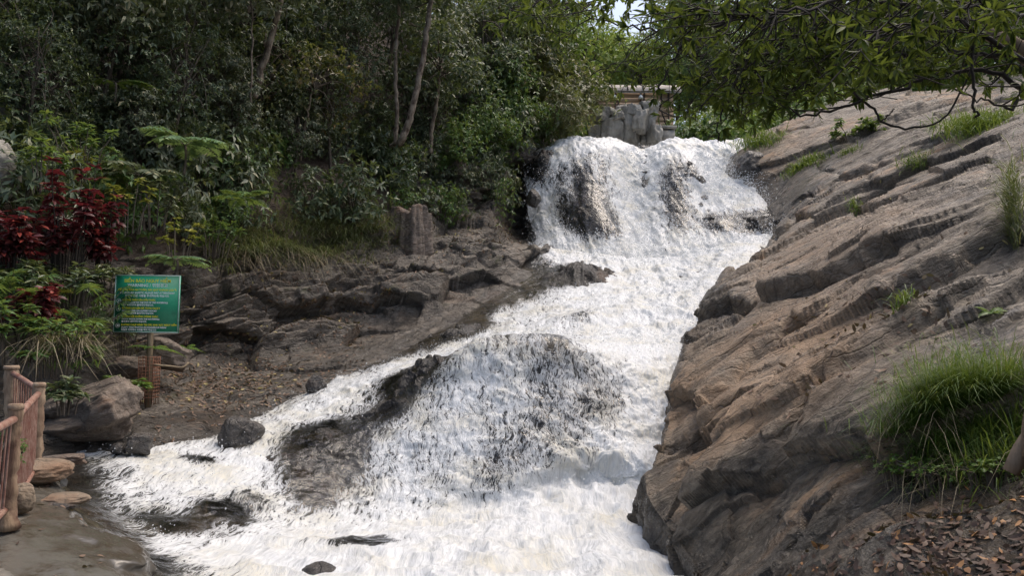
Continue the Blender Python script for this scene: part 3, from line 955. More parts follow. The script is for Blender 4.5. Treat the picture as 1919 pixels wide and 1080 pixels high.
def blob(x, y, cx, cy, rx, ry, p=1.0):
    return np.exp(-(((x - cx) / rx) ** 2 + ((y - cy) / ry) ** 2) ** p)


M_BARK = simple_mat('brown_bark', (0.060, 0.045, 0.032), (0.12, 0.10, 0.078), 5, 0.9, 0.02, (1, 1, 0.25))
M_PALEBARK = simple_mat('mottled_bark', (0.06, 0.038, 0.026), (0.24, 0.20, 0.15), 7, 0.85, 0.015, (1, 1, 0.5))
M_TWIG = simple_mat('dark_twig', (0.020, 0.016, 0.012), (0.04, 0.032, 0.024), 8, 0.9, 0.004)
L_DARK = leaf_mat('dark_forest_leaf', (0.042, 0.072, 0.038), (0.12, 0.16, 0.085), (0.21, 0.23, 0.12), 0.42, 0.25)
L_GREY = leaf_mat('grey_green_leaf', (0.07, 0.095, 0.058), (0.18, 0.205, 0.125), (0.26, 0.24, 0.13), 0.4, 0.22)
L_MID = leaf_mat('mid_green_leaf', (0.06, 0.13, 0.036), (0.125, 0.225, 0.07), (0.16, 0.20, 0.05), 0.4, 0.38)
L_BRIGHT = leaf_mat('bright_green_leaf', (0.075, 0.16, 0.028), (0.14, 0.25, 0.05), (0.22, 0.26, 0.06), 0.4, 0.42)
L_FERN = leaf_mat('pale_fern_leaf', (0.085, 0.17, 0.075), (0.16, 0.27, 0.125), (0.22, 0.31, 0.13), 0.4, 0.35)
L_OVER = leaf_mat('glossy_overhang_leaf', (0.014, 0.034, 0.009), (0.03, 0.062, 0.015), (0.075, 0.12, 0.025), 0.5, 0.42, 0.15)
L_RED = leaf_mat('red_leaf', (0.05, 0.018, 0.02), (0.125, 0.034, 0.035), (0.34, 0.07, 0.05), 0.38, 0.25, 0.35, (0.30, 0.02, 0.03))
L_YELLOW = leaf_mat('yellow_green_leaf', (0.18, 0.19, 0.03), (0.34, 0.32, 0.06), (0.42, 0.36, 0.1), 0.4, 0.35)
L_DRY = leaf_mat('dry_leaf', (0.05, 0.032, 0.024), (0.15, 0.082, 0.05), (0.42, 0.21, 0.08), 0.55, 0.05)
L_LITTER = leaf_mat('pale_litter_leaf', (0.08, 0.05, 0.035), (0.21, 0.13, 0.08), (0.33, 0.27, 0.11), 0.6, 0.05)
L_STRAW = leaf_mat('straw_blade', (0.13, 0.105, 0.065), (0.26, 0.215, 0.14), None, 0.6, 0.2)
L_GRASS = leaf_mat('grass_blade', (0.045, 0.105, 0.018), (0.095, 0.175, 0.034), (0.19, 0.23, 0.05), 0.45, 0.35)
L_OLIVE = leaf_mat('olive_grass_blade', (0.085, 0.11, 0.05), (0.16, 0.18, 0.09), (0.24, 0.19, 0.11), 0.5, 0.3)


def whorls(g, pos, axis, n, L, W, droop=0.35, seg=1, spread=0.9):
    """clusters of n leaves round each twig tip"""
    pos = np.repeat(np.asarray(pos, float), n, 0)
    axis = np.repeat(unit(axis), n, 0)
    m = len(pos)
    rd = unit(np.cross(axis, rdir(m)))
    d = unit(axis * rng.uniform(0.15, 0.8, (m, 1)) + rd * spread)
    d[:, 2] -= droop * rng.uniform(0.5, 1.5, m)
    up = unit(axis * 0.7 + np.array([0, 0, 0.6]) + 0.35 * rng.normal(size=(m, 3)))
    sc = rng.uniform(0.65, 1.15, m)
    g.leaves(pos, d, up, L * sc, W * sc * rng.uniform(0.85, 1.15, m), rng.uniform(0.05, 0.3, m), 0.14, seg)


def crown_points(n, rad, clumps, spread, hollow=0.45):
    c = rdir(clumps) * (rng.uniform(hollow, 1.0, (clumps, 1)) ** 0.6)
    c[:, 2] = np.where(c[:, 2] < -0.75, -c[:, 2] * 0.5, c[:, 2])
    c *= np.array(rad)
    k = rng.integers(0, clumps, n)
    p = c[k] + rng.normal(size=(n, 3)) * spread * np.array([1, 1, 0.7])
    ax = unit(p / np.array(rad) + 0.5 * rng.normal(size=(n, 3)) + np.array([0, 0, 0.15]))
    return c, p, ax


def tree(name, label, cat, height, rad, leaf, bark, n, nl, L, W, clumps=34, spread=0.42, group=None, zc=None, trunk_r=0.11, lean=0.06, droop=0.35):
    """trunk and limbs rising from the origin, and a crown of leaf clusters"""
    t = thing(name, label, cat, group=group)
    zc = zc if zc is not None else height - rad[2] * 0.85
    c, p, ax = crown_points(n, rad, clumps, spread)
    top = np.array([lean * height, lean * 0.6 * height, zc])
    g = Geo()
    sp = bez([[0, 0, -0.4], [lean * height * 0.2, 0, zc * 0.35], [lean * height * 0.7, lean * height * 0.3, zc * 0.7], top, top + [0, 0, rad[2] * 0.6]], 14)
    g.tube(sp, np.linspace(trunk_r, trunk_r * 0.25, 14), 7, rough=0.08)
    for q in c[:clumps]:
        s = sp[rng.integers(6, 13)]
        e = top + q
        m = (s + e) / 2 + rng.normal(size=3) * 0.12 * rad[0] + np.array([0, 0, 0.08 * rad[2]])
        g.tube(bez([s, m, e], 6), np.linspace(trunk_r * 0.3, 0.012, 6), 4, False)
    g.obj('trunk', bark, t, True)
    g = Geo()
    whorls(g, p + top, ax, nl, L, W, droop)
    g.obj('crown', leaf, t)
    return t


def hide_far(o):
    return o


# --- forest on the left hillside
protos_dark = [
    tree('forest_tree', 'dark broadleaf tree crowding the steep wooded hillside on the left', 'tree', 7.0, (2.0, 2.0, 2.6), L_DARK, M_BARK, 900, 7, 0.24, 0.075, group='trees of the left hillside'),
    tree('forest_tree', 'dark broadleaf tree crowding the steep wooded hillside on the left', 'tree', 8.5, (1.8, 1.8, 3.4), L_DARK, M_BARK, 1000, 6, 0.20, 0.07, 44, group='trees of the left hillside'),
    tree('forest_tree', 'dark broadleaf tree crowding the steep wooded hillside on the left', 'tree', 6.0, (1.9, 1.9, 2.2), L_GREY, M_BARK, 650, 7, 0.25, 0.085, group='trees of the left hillside', droop=0.7),
]


def bank_uv(u, v):
    k = int(round(v * (bank.nr - 1))) * bank.nc + int(round(u * (bank.nc - 1)))
    return bank.co[k].copy()


used = set()


def place(protos, i, loc, rz, sc, label=None, group=None, rx=0, ry=0):
    o = protos[i]
    if o.name not in used:
        used.add(o.name)
        o.location = [float(v) for v in loc]
        o.rotation_euler = (rx, ry, rz)
        o.scale = (sc,) * 3 if not hasattr(sc, '__len__') else sc
        if label:
            o['label'] = label
        return o
    return dup(o, loc, rz, sc, label, group, rx, ry)


for r_, v in enumerate((0.04, 0.09, 0.135, 0.18, 0.215)):
    m = 15
    for j in range(m):
        u = (j + 0.5 * (r_ % 2) + random.uniform(-0.3, 0.3)) / m * 0.98 + 0.01
        if r_ >= 3 and 0.80 < u:
            continue
        loc = bank_uv(min(max(u, 0), 1), v) - np.array([0, 0, 0.3])
        s = random.uniform(0.75, 1.15) * (1.0 if r_ < 3 else 0.62 if r_ == 3 else 0.48)
        place(protos_dark, random.choice((0, 1, 1, 2, 2)), loc, random.uniform(0, 6.28), s)

shrub_protos = []
for (L_, n_, nl_, l_, w_, dr) in ((L_DARK, 260, 6, 0.20, 0.06, 0.4), (L_GREY, 230, 6, 0.22, 0.075, 0.8), (L_DARK, 330, 7, 0.16, 0.022, 0.7), (L_MID, 240, 6, 0.17, 0.055, 0.4)):
    t = thing('forest_shrub', 'leafy shrub in the dim undergrowth of the left hillside', 'shrub', group='shrubs of the left hillside')
    g = Geo()
    c, p, ax = crown_points(n_, (0.8, 0.8, 0.85), 16, 0.24, 0.3)
    p[:, 2] += 0.85
    for q in c:
        g.tube(bez([[0, 0, -0.2], q * 0.4 + [0, 0, 0.5], q + [0, 0, 0.85]], 6), np.linspace(0.022, 0.006, 6), 4, False)
    g.obj('stem', M_BARK, t, True)
    g = Geo()
    whorls(g, p, ax, nl_, l_, w_, dr)
    g.obj('foliage', L_, t)
    shrub_protos.append(t)
n = 0
co, no, kk = pick(bank, lambda x, y, p: ((p.vv > 0.16) & (p.vv < 0.345) & (x > -150) & (x < 985) & (y > 120)).astype(float) * (0.35 + (x < 420)) * (1 - 0.93 * blob(x, y, 520, 355, 60, 50, 2)) * (1 - 0.6 * blob(x, y, 860, 390, 110, 40, 2)), 190)
keep = []
for a in co:
    if all(np.linalg.norm(a - b) > 0.75 for b in keep):
        keep.append(a)
for a in keep:
    place(shrub_protos, random.choice((0, 0, 1, 1, 2, 3)), a - np.array([0, 0, 0.15]), random.uniform(0, 6.28), random.uniform(0.6, 1.25), rx=random.uniform(-.2, .2), ry=random.uniform(0, .3))


def stem_tree(name, label, stems, leaf, group=None, crown=True, bark=None, L=0.22):
    """a tree whose trunk is seen: stems are lists of (px, py, Y, radius)"""
    base = P(*stems[0][0][:3])
    t = thing(name, label, 'tree', base, group=group)
    g = Geo()
    tops = []
    for st in stems:
        pts = np.array([P(*s[:3]) for s in st]) - base
        k = 6 * len(st)
        path = bez(pts, k)
        path += 0.02 * rng.normal(size=path.shape)
        g.tube(path, 0.78 * np.interp(np.linspace(0, 1, k), np.linspace(0, 1, len(st)), [s[3] for s in st]), 9, rough=0.06)
        tops.append(path)
    tg = Geo()
    if crown:
        for path in tops:
            c, p, ax = crown_points(480, (1.7, 1.7, 1.4), 22, 0.35)
            for q in c:
                s = path[-rng.integers(1, 5)]
                tg.tube(bez([s, s + q * 0.5 + [0, 0, 0.3], path[-1] + q], 6), np.linspace(0.035, 0.008, 6), 4, False)
            g2 = Geo()
            whorls(g2, p + path[-1], ax, 7, L, L * 0.34, 0.5)
            g2.obj('crown', leaf, t)
    tr = g.obj('trunk', bark or M_PALEBARK, t, True)
    if crown:
        tg.obj('branch', M_BARK, tr, True)
    return t


stem_tree('leaning_tree', 'tree with a pale leaning trunk rising above the grassy left hillside', [[(476, 185, 20.5, .14), (490, 130, 20.4, .12), (512, 60, 20.2, .105), (528, -20, 20, .09), (540, -110, 20, .07)]], L_GREY)
stem_tree('forked_tree', 'tree with two mottled trunks growing from a stub low on the dark hillside',
          [[(733, 273, 25.2, .10), (752, 262, 24.9, .16), (770, 215, 24.8, .14), (785, 150, 24.8, .13), (800, 60, 24.8, .12), (812, -40, 24.8, .09)],
           [(741, 268, 25.1, .09), (744, 200, 25.0, .085), (741, 130, 25.0, .08), (745, 50, 25.0, .075), (752, -50, 25.0, .06)]], L_DARK)
stem_tree('shaded_tree', 'tree with a grey trunk half hidden in shade right of the forked trunks', [[(806, 285, 27.0, .11), (808, 250, 27, .1), (818, 190, 27, .09), (826, 120, 27, .07)]], L_DARK)
stem_tree('young_tree', 'thin young tree with an ochre crown at the middle of the hillside', [[(562, 300, 22.6, .06), (572, 240, 22.6, .05), (580, 190, 22.6, .04), (590, 165, 22.6, .03)]], leaf_mat('ochre_leaf', (0.07, 0.075, 0.03), (0.14, 0.12, 0.05), (0.22, 0.13, 0.06)), L=0.18)
stem_tree('slim_tree', 'slim dark tree with a forked stem at the far left of the hillside', [[(138, 150, 17.6, .07), (145, 80, 17.6, .06), (152, 30, 17.5, .05), (160, -30, 17.5, .04)], [(146, 60, 17.6, .04), (172, 25, 17.5, .03), (190, -20, 17.4, .025)]], L_GREY)
stem_tree('straight_sapling', 'straight pale sapling between the leaning trunk and the left boulder', [[(470, 190, 19.6, .035), (472, 90, 19.6, .03), (471, 0, 19.6, .025), (472, -60, 19.6, .02)]], L_GREY)


# --- plant kinds
def frond(g, base, d, L, n=16, pl=0.3, pw=0.07, sag=0.5, sg=None):
    """a pinnate frond: an arched midrib with leaflets on both sides"""
    base = np.asarray(base, float)
    d = unit(d)
    side = unit(np.cross(d, [0, 0, 1]))
    t = np.linspace(0, 1, n + 3)
    path = base + d * (t * L)[:, None] + np.array([0, 0, -1]) * (sag * L * t ** 2)[:, None]
    (sg or g).tube(path, np.linspace(0.007, 0.002, n + 3), 4, False)
    tn = unit(np.gradient(path, axis=0))
    up = unit(np.cross(side, tn))
    up = np.where(up[:, 2:3] < 0, -up, up)
    k = np.arange(2, n + 2)
    prof = np.sin(np.pi * (0.12 + 0.86 * (k - 2) / max(1, n - 1)) ** 0.8)
    for s in (-1, 1):
        dd = unit(tn[k] * 0.45 + side * s + np.array([0, 0, -0.18]) + 0.05 * rng.normal(size=(n, 3)))
        g.leaves(path[k], dd, up[k], L * pl * (0.25 + 0.75 * prof), pw * L * (0.5 + 0.5 * prof), 0.15, 0.06)
    g.leaves(path[-1:], tn[-1:], up[-1:], L * pl * 0.5, pw * L, 0.1, 0.06)


def frond_plant(name, label, loc, nf, L, leaf, n=16, pl=0.3, pw=0.07, el=(0.3, 1.0), az=(0, 6.28), h=0.0, cat='fern', sag=0.45, group=None):
    t = thing(name, label, cat, loc, group=group)
    g, sg = Geo(), Geo()
    if h > 0:
        sg.tube(bez([[0, 0, -0.15], [0.03, 0, h * 0.5], [0, 0.02, h]], 6), np.linspace(0.03, 0.02, 6), 6)
    for k in range(nf):
        a = az[0] + (az[1] - az[0]) * (k + random.uniform(0.2, 0.8)) / nf
        e = random.uniform(*el)
        frond(g, [0, 0, h], [math.cos(a) * math.cos(e), math.sin(a) * math.cos(e), math.sin(e)], L * random.uniform(0.75, 1.1), n, pl, pw, sag, sg)
    g.obj('frond', leaf, t)
    sg.obj('stem', M_BARK if h > 0 else leaf, t)
    return t


def rosette_shrub(name, label, loc, heads, leaf, L, W, nl=14, cat='shrub', group=None, layers=3, bark=None, gap=1):
    """upright stems, each carrying tiers of leaf rosettes; heads: (dx, dy, dz) of every stem's tip"""
    t = thing(name, label, cat, loc, group=group)
    g, sg = Geo(), Geo()
    for h in heads:
        h = np.array(h, float)
        pth = bez([[0.55 * h[0], 0.55 * h[1], -0.15], h * [0.7, 0.7, 0.4], h * [0.95, 0.95, 0.75], h], 14)
        sg.tube(pth, np.linspace(0.012, 0.005, 14), 5, False)
        for q in range(layers):
            pos = pth[-1 - q * gap] + rng.normal(size=3) * 0.02
            whorls(g, [pos], [unit(pth[-1] - pth[-4])], nl, L * (1 - 0.1 * (q == 0)), W, 0.12 + 0.2 * q, 2, 1.0)
    g.obj('foliage', leaf, t)
    sg.obj('stem', bark or M_BARK, t)
    return t


def heads(n, rx, ry, z0, z1):
    return [(random.uniform(-rx, rx), random.uniform(-ry, ry), random.uniform(z0, z1)) for _ in range(n)]


def fan_plant(name, label, loc, n, r, h, leaf, cat='palm', group=None):
    """clump of thin canes with fan leaves"""
    t = thing(name, label, cat, loc, group=group)
    g, sg = Geo(), Geo()
    for _ in range(n):
        a, rr = random.uniform(0, 6.28), random.uniform(0, r)
        tip = np.array([rr * math.cos(a), rr * math.sin(a), random.uniform(0.35, 1) * h])
        sg.tube(bez([[tip[0] * 0.3, tip[1] * 0.3, -0.1], tip * [0.6, 0.6, 0.6], tip], 5), 0.006, 4, False)
        out = unit([math.cos(a), math.sin(a), 0.6])
        s = unit(np.cross(out, [0, 0, 1])); u2 = np.cross(s, out)
        th = np.linspace(-2.3, 2.3, 11)
        d = np.cos(th)[:, None] * out + np.sin(th)[:, None] * s
        g.leaves(np.repeat(tip[None], 11, 0), d, np.repeat(u2[None], 11, 0) + 0.1 * rng.normal(size=(11, 3)), 0.24 * rng.uniform(0.8, 1.1, 11), 0.035, 0.35, 0.1)
    g.obj('fan_leaf', leaf, t)
    sg.obj('cane', M_BARK, t)
    return t


def blades(g, base, n, L, W, spread=0.35, droop=0.5, lean=(0, 0, 0)):
    """grass blades: tapered strips that arch over; base (n, 3)"""
    base = np.asarray(base, float)
    n = len(base)
    d = unit(np.array([0, 0, 1.0]) + spread * rng.normal(size=(n, 3)) * [1, 1, 0.2] + np.array(lean))
    hd = unit(d * [1, 1, 0] + 0.02 * rng.normal(size=(n, 3)) * [1, 1, 0])
    s = np.cross(hd, [0, 0, 1.0])
    l = L * rng.uniform(0.5, 1.1, n)[:, None]
    w = W * rng.uniform(0.7, 1.2, n)[:, None]
    dr = droop * rng.uniform(0.3, 1.5, n)[:, None]
    lv = []
    for t, ww in ((0, 0.8), (0.35, 1.0), (0.7, 0.7), (1.0, 0.06)):
        c = base + d * l * t + hd * l * dr * t * t * 0.6 - np.array([0, 0, 1.0]) * l * dr * t ** 3 * 0.75
        lv += [c - s * w * ww / 2, c + s * w * ww / 2]
    v = np.stack(lv, 1).reshape(-1, 3)
    q = np.array([[0, 1, 3, 2], [2, 3, 5, 4], [4, 5, 7, 6]])
    g.add(v, (q[None] + (np.arange(n) * 8)[:, None, None]).reshape(-1, 4))


# --- planted bank on the left
def bk(px, py):
    return bank.at(px, py)[0]


def near(px, py, Y):
    return P(px, py, Y)


RED = [
    ('tall red-leaved shrub between the big round boulder and the sign, the largest red one', (120, 500), 13.0, 16, 0.50, 0.6, 1.85, 'a'),
    ('red-leaved shrub cut by the left edge below the big round boulder', (15, 505), 12.3, 13, 0.42, 0.4, 1.1, 'b'),
    ('slender red-leaved shrub nearest the sign with a single bright crown', (195, 500), 13.4, 8, 0.22, 0.5, 1.3, 'c'),
    ('low red-leaved shrub above the railing among green palms', (62, 625), 11.4, 10, 0.30, 0.25, 0.75, 'd'),
]
for lab, (px, py), Y, nh, rx, z0, z1, _ in RED:
    rosette_shrub('red_shrub', lab, near(px, py, Y), heads(int(nh * 1.7), rx * 1.15, rx, z0 * 0.5, z1), L_RED, 0.19, 0.085, 8, layers=4, gap=2, bark=M_TWIG, group='red-leaved shrubs')

frond_plant('fern', 'bright arching fern frond just above the sign', near(330, 512, 14.4), 7, 0.85, L_FERN, 13, 0.34, 0.10, (0.25, 0.6), (-0.4, 3.6), 0.25)
frond_plant('fern', 'large pale green fern on the slope high above the sign', near(345, 315, 16.3), 11, 1.25, L_FERN, 15, 0.34, 0.085, (0.3, 1.0), (0, 6.28), 0.5)
frond_plant('fern', 'grey-green fern with long arching fronds left of the large pale fern', near(262, 365, 15.6), 10, 1.2, L_GREY, 16, 0.32, 0.08, (0.2, 0.9), (0, 6.28), 0.4)
frond_plant('fern', 'green fern with arched fronds high on the dark hillside at upper left', near(215, 178, 17.0), 4, 1.1, L_MID, 18, 0.24, 0.07, (0.3, 0.5), (-0.3, 3.3), 0.3)
frond_plant('fern', 'green fern right of the grey-green fern over the brown rock face', near(455, 372, 17.6), 9, 0.9, L_MID, 14, 0.32, 0.08, (0.2, 0.8))
frond_plant('fern', 'small fern beside the post below the sign', near(288, 655, 13.2), 6, 0.5, L_BRIGHT, 16, 0.22, 0.06, (0.2, 0.7))
frond_plant('fern', 'small fern in front of the dark ledges right of the sign', near(352, 655, 14.4), 5, 0.4, L_BRIGHT, 14, 0.22, 0.06, (0.2, 0.7))
frond_plant('fern', 'dark fern in the gap between the red shrubs and the sign', near(165, 600, 12.9), 7, 0.7, L_DARK, 16, 0.26, 0.06, (0.2, 0.8))
frond_plant('fern', 'yellowing fern under the tallest red shrub', near(95, 555, 12.4), 8, 0.6, L_YELLOW, 14, 0.3, 0.05, (0.1, 0.9))
for lab, (px, py), Y, nh, rx, z0, z1 in (
        ('yellow-leaved shrub climbing the slope right of the red shrubs', (240, 425), 14.6, 8, 0.45, 0.3, 1.0),
        ('yellow-green shrub hanging above the sign', (330, 470), 14.9, 9, 0.40, 0.1, 0.6),
        ('small yellow-green shrub at the top of the tallest red shrub', (150, 325), 14.4, 5, 0.25, 0.2, 0.5)):
    rosette_shrub('yellow_shrub', lab, near(px, py, Y), heads(nh, rx, rx, z0, z1), L_YELLOW, 0.17, 0.05, 8, layers=2, group='yellow-leaved shrubs')
for lab, (px, py), Y, nh, rx, z0, z1, lm in (
        ('bright leafy shrub right of the big round boulder', (150, 300), 14.5, 14, 0.6, 0.3, 0.9, L_MID),
        ('light green broad-leaved plant touching the big round boulder', (78, 345), 13.2, 8, 0.3, 0.3, 0.75, L_BRIGHT),
        ('low green shrub behind the railing corner', (95, 690), 10.9, 26, 0.55, 0.2, 0.65, L_MID),
        ('dark green shrub behind the railing at the left edge', (15, 665), 10.8, 22, 0.5, 0.2, 0.7, L_MID),
        ('narrow-leaved green plant draped over the brown boulder pair', (120, 758), 10.3, 9, 0.2, 0.05, 0.3, L_DARK),
        ('small bright herb between the brown boulder pair and the caged post', (238, 740), 12.2, 10, 0.25, 0.05, 0.25, L_BRIGHT),
        ('pale green shrub halfway up the slope over the sign', (290, 420), 15.2, 12, 0.5, 0.3, 0.9, L_GREY),
        ('green shrub at the foot of the rock face above the grass', (395, 470), 16.8, 14, 0.5, 0.2, 0.8, L_MID),
        ('dark green shrub filling the gap under the leftmost red shrub', (40, 560), 12.0, 26, 0.55, 0.15, 0.6, L_DARK),
        ('dark green shrub at the feet of the largest red shrub', (130, 560), 12.6, 30, 0.6, 0.15, 0.65, L_DARK),
        ('grey-green shrub between the slender red shrub and the sign', (205, 560), 13.2, 22, 0.4, 0.15, 0.6, L_GREY)):
    rosette_shrub('green_shrub', lab, near(px, py, Y), heads(nh, rx, rx * 0.8, z0, z1), lm, 0.17, 0.045, 9, layers=3)
fan_plant('lady_palm', 'clump of fan-leaved palm left of the sign behind the railing', near(150, 650, 12.4), 34, 0.75, 1.0, L_MID)
fan_plant('lady_palm', 'clump of fan-leaved palm at the left edge under the red shrub', near(15, 625, 11.6), 30, 0.6, 0.95, L_MID)
fan_plant('lady_palm', 'dark clump of fan-leaved palm right behind the sign', near(230, 660, 13.6), 24, 0.6, 0.9, L_DARK)

t = thing('straw_clump', 'clump of dry straw hanging behind the railing corner', 'dry grass', near(120, 690, 10.9))
g = Geo()
b = rng.normal(size=(260, 3)) * [0.22, 0.12, 0.02] + [0, 0, 0.3]
blades(g, b, 260, 0.6, 0.012, 0.5, 1.6)
g.obj('straw', L_STRAW, t)
g = Geo()
b = rng.normal(size=(60, 3)) * [0.25, 0.12, 0.02]
blades(g, b, 60, 0.35, 0.014, 0.5, 1.0)
g.obj('green_blade', L_GRASS, t)

# hanging leafy branch left of the falls, and the light green bush on the lip
t = thing('hanging_branch', 'bright leafy branch hanging into the dark hollow left of the falls', 'branch', P(950, 330, 27.5))
g, sg = Geo(), Geo()
for k in range(9):
    e = np.array([random.uniform(-0.35, 0.35), random.uniform(-0.3, 0.3), random.uniform(-1.9, -0.9)])
    pth = bez([[0, 0, 0.2], [e[0] * 1.2, e[1], e[2] * 0.3], e], 10)
    sg.tube(pth, 0.008, 4, False)
    whorls(g, pth[2:], np.repeat([[0, 0, -1.0]], 8, 0), 5, 0.22, 0.035, 0.5)
g.obj('foliage', L_MID, t)
sg.obj('stem', M_BARK, t)

lip = []
for j, (px, py, Y, s, k, lab) in enumerate((
        (1035, 262, 33.0, 1.35, 0, 'grey-green bush leaning over the left end of the waterfall lip'), (960, 262, 31.5, 1.3, 1, 'dense dark bush over the hollow left of the waterfall'),
        (905, 285, 29.5, 1.2, 1, 'dark bush on the rock shoulder below the hillside trees'), (1050, 215, 35.0, 1.4, 0, 'olive bush between the hillside trees and the bamboo-roofed hut'),
        (995, 210, 33.5, 1.6, 0, 'tall olive bush above the left end of the falls'), (1010, 150, 35.5, 1.8, 2, 'green tree top rising behind the bushes at the falls'),
        (930, 205, 32.0, 1.5, 1, 'dark bush at the right end of the wooded hillside'))):
    if j < 3 and not lip:
        for mt, l_, w_, n_ in ((leaf_mat('olive_leaf', (0.075, 0.09, 0.038), (0.15, 0.16, 0.075), (0.24, 0.19, 0.09), 0.4), 0.22, 0.05, 700), (L_MID, 0.15, 0.05, 800), (L_BRIGHT, 0.2, 0.07, 600)):
            lip.append(tree('bank_bush', lab, 'bush', 2.6, (1.15, 1.15, 1.15), mt, M_BARK, n_, 6, l_, w_, 22, 0.3, zc=1.3, trunk_r=0.05))
    place(lip, k, P(px, py, Y) - np.array([0, 0, 0.9]), random.uniform(0, 6), s, label=lab)

# --- woods beyond the falls
far = [
    tree('far_tree', 'tree in the woods beyond the top of the falls', 'tree', 13, (3.4, 3.4, 4.6), leaf_mat('far_leaf', (0.14, 0.24, 0.075), (0.27, 0.38, 0.14), (0.36, 0.42, 0.15), 0.5, 0.48), M_BARK, 1500, 7, 0.34, 0.13, 60, 0.6, group='trees beyond the falls', trunk_r=0.2),
    tree('far_tree', 'tree in the woods beyond the top of the falls', 'tree', 16, (2.8, 2.8, 6.0), leaf_mat('far_dark_leaf', (0.11, 0.19, 0.09), (0.20, 0.30, 0.145), None, 0.5, 0.45), M_BARK, 1500, 7, 0.32, 0.11, 60, 0.6, group='trees beyond the falls', trunk_r=0.2),
    tree('far_tree', 'tree in the woods beyond the top of the falls', 'tree', 11, (3.2, 3.2, 3.6), leaf_mat('far_lime_leaf', (0.19, 0.29, 0.065), (0.33, 0.43, 0.13), (0.3, 0.3, 0.08), 0.5, 0.45), M_BARK, 1300, 7, 0.34, 0.12, 50, 0.6, group='trees beyond the falls', trunk_r=0.18),
]
for row, (Y, x0, x1, st) in enumerate(((46, -8, 34, 4.6), (54, -10, 44, 4.6), (62, -12, 52, 5.0), (72, -14, 58, 5.2), (84, -16, 66, 5.6))):
    x = x0
    while x < x1:
        xx, yy = x + random.uniform(-1.3, 1.3), Y + random.uniform(-2.5, 2.5)
        x += st
        if row == 0 and 2.0 < xx < 10.5:
            continue
        k = random.choice((0, 0, 1, 2, 2) if row < 3 else (0, 1, 2))
        place(far, k, (xx, yy, float(far_z(np.array(xx), np.array(yy))) - 0.3), random.uniform(0, 6.28), random.uniform(0.8, 1.15))
lowb = []
for mt, l_ in ((L_MID, 0.26), (L_BRIGHT, 0.24)):
    lowb.append(tree('far_bush', 'bushy green shrub on the level ground behind the falls', 'bush', 3.0, (1.6, 1.6, 1.4), mt, M_BARK, 620, 6, l_, 0.09, 26, 0.36, zc=1.5, trunk_r=0.05, group='bushes behind the falls'))
for x, y, s in ((9.6, 40.5, 1.25), (11.4, 39.5, 1.2), (12.8, 38.0, 1.1), (11.0, 43, 1.5), (13.2, 42, 1.6), (14.5, 40, 1.2), (15.6, 38.2, 1.2), (17.2, 37.0, 1.1), (16.5, 41, 1.6), (19, 39, 1.4), (20.6, 36, 1.2),
                (1.6, 40, 1.4), (0.2, 42, 1.8), (2.6, 44, 1.7), (3.4, 47, 1.6), (22, 33, 1.2), (24, 35, 1.5), (21, 30, 1.0), (8.2, 46.5, 1.5), (6.2, 49, 1.6), (12.5, 36.2, 1.0), (14.0, 36.5, 1.05), (15.6, 36.0, 1.0), (17.2, 35.0, 1.0), (18.6, 34.0, 1.0), (13.6, 38.5, 1.3)):
    place(lowb, random.randint(0, 1), (x, y, max(float(far_z(np.array(x), np.array(y))), 8.0) - 0.4 + max(0, (x - 13) * 0.42)), random.uniform(0, 6.28), s)
# ------------------------------------------------------------------ the tree that leans over the picture from the right
ov = thing('overhanging_tree', 'dark tree on the right whose long leafy branches hang over the slope and falls', 'tree', P(1955, 830, 5.0))
OB = np.array(ov.location)
g = Geo()
tr = [P(1972, 860, 4.9), P(1963, 700, 4.95), P(1958, 560, 5.0), P(1966, 420, 5.05), P(1972, 250, 5.1), P(1950, 130, 5.1), P(1900, 85, 5.1), P(1840, 55, 5.2), P(1780, 0, 5.3), P(1700, -120, 5.4)]
g.tube(bez(np.array(tr) - OB, 60), np.interp(np.linspace(0, 1, 60), [0, .08, .2, .5, .62, .8, 1], [.17, .125, .11, .10, .065, .04, .02]), 12, rough=0.07)
# root flare
for a in (2.9,):
    g.tube(bez([[0.03, 0, 0.12], [0.1 * math.cos(a), 0.1 * math.sin(a), -0.02], [0.2 * math.cos(a), 0.2 * math.sin(a), -0.2]], 6), np.linspace(0.08, 0.05, 6), 7)
g.obj('trunk', simple_mat('tan_bark', (0.14, 0.095, 0.06), (0.26, 0.19, 0.13), 6, 0.85, 0.012, (1, 1, 0.3)), ov, True)

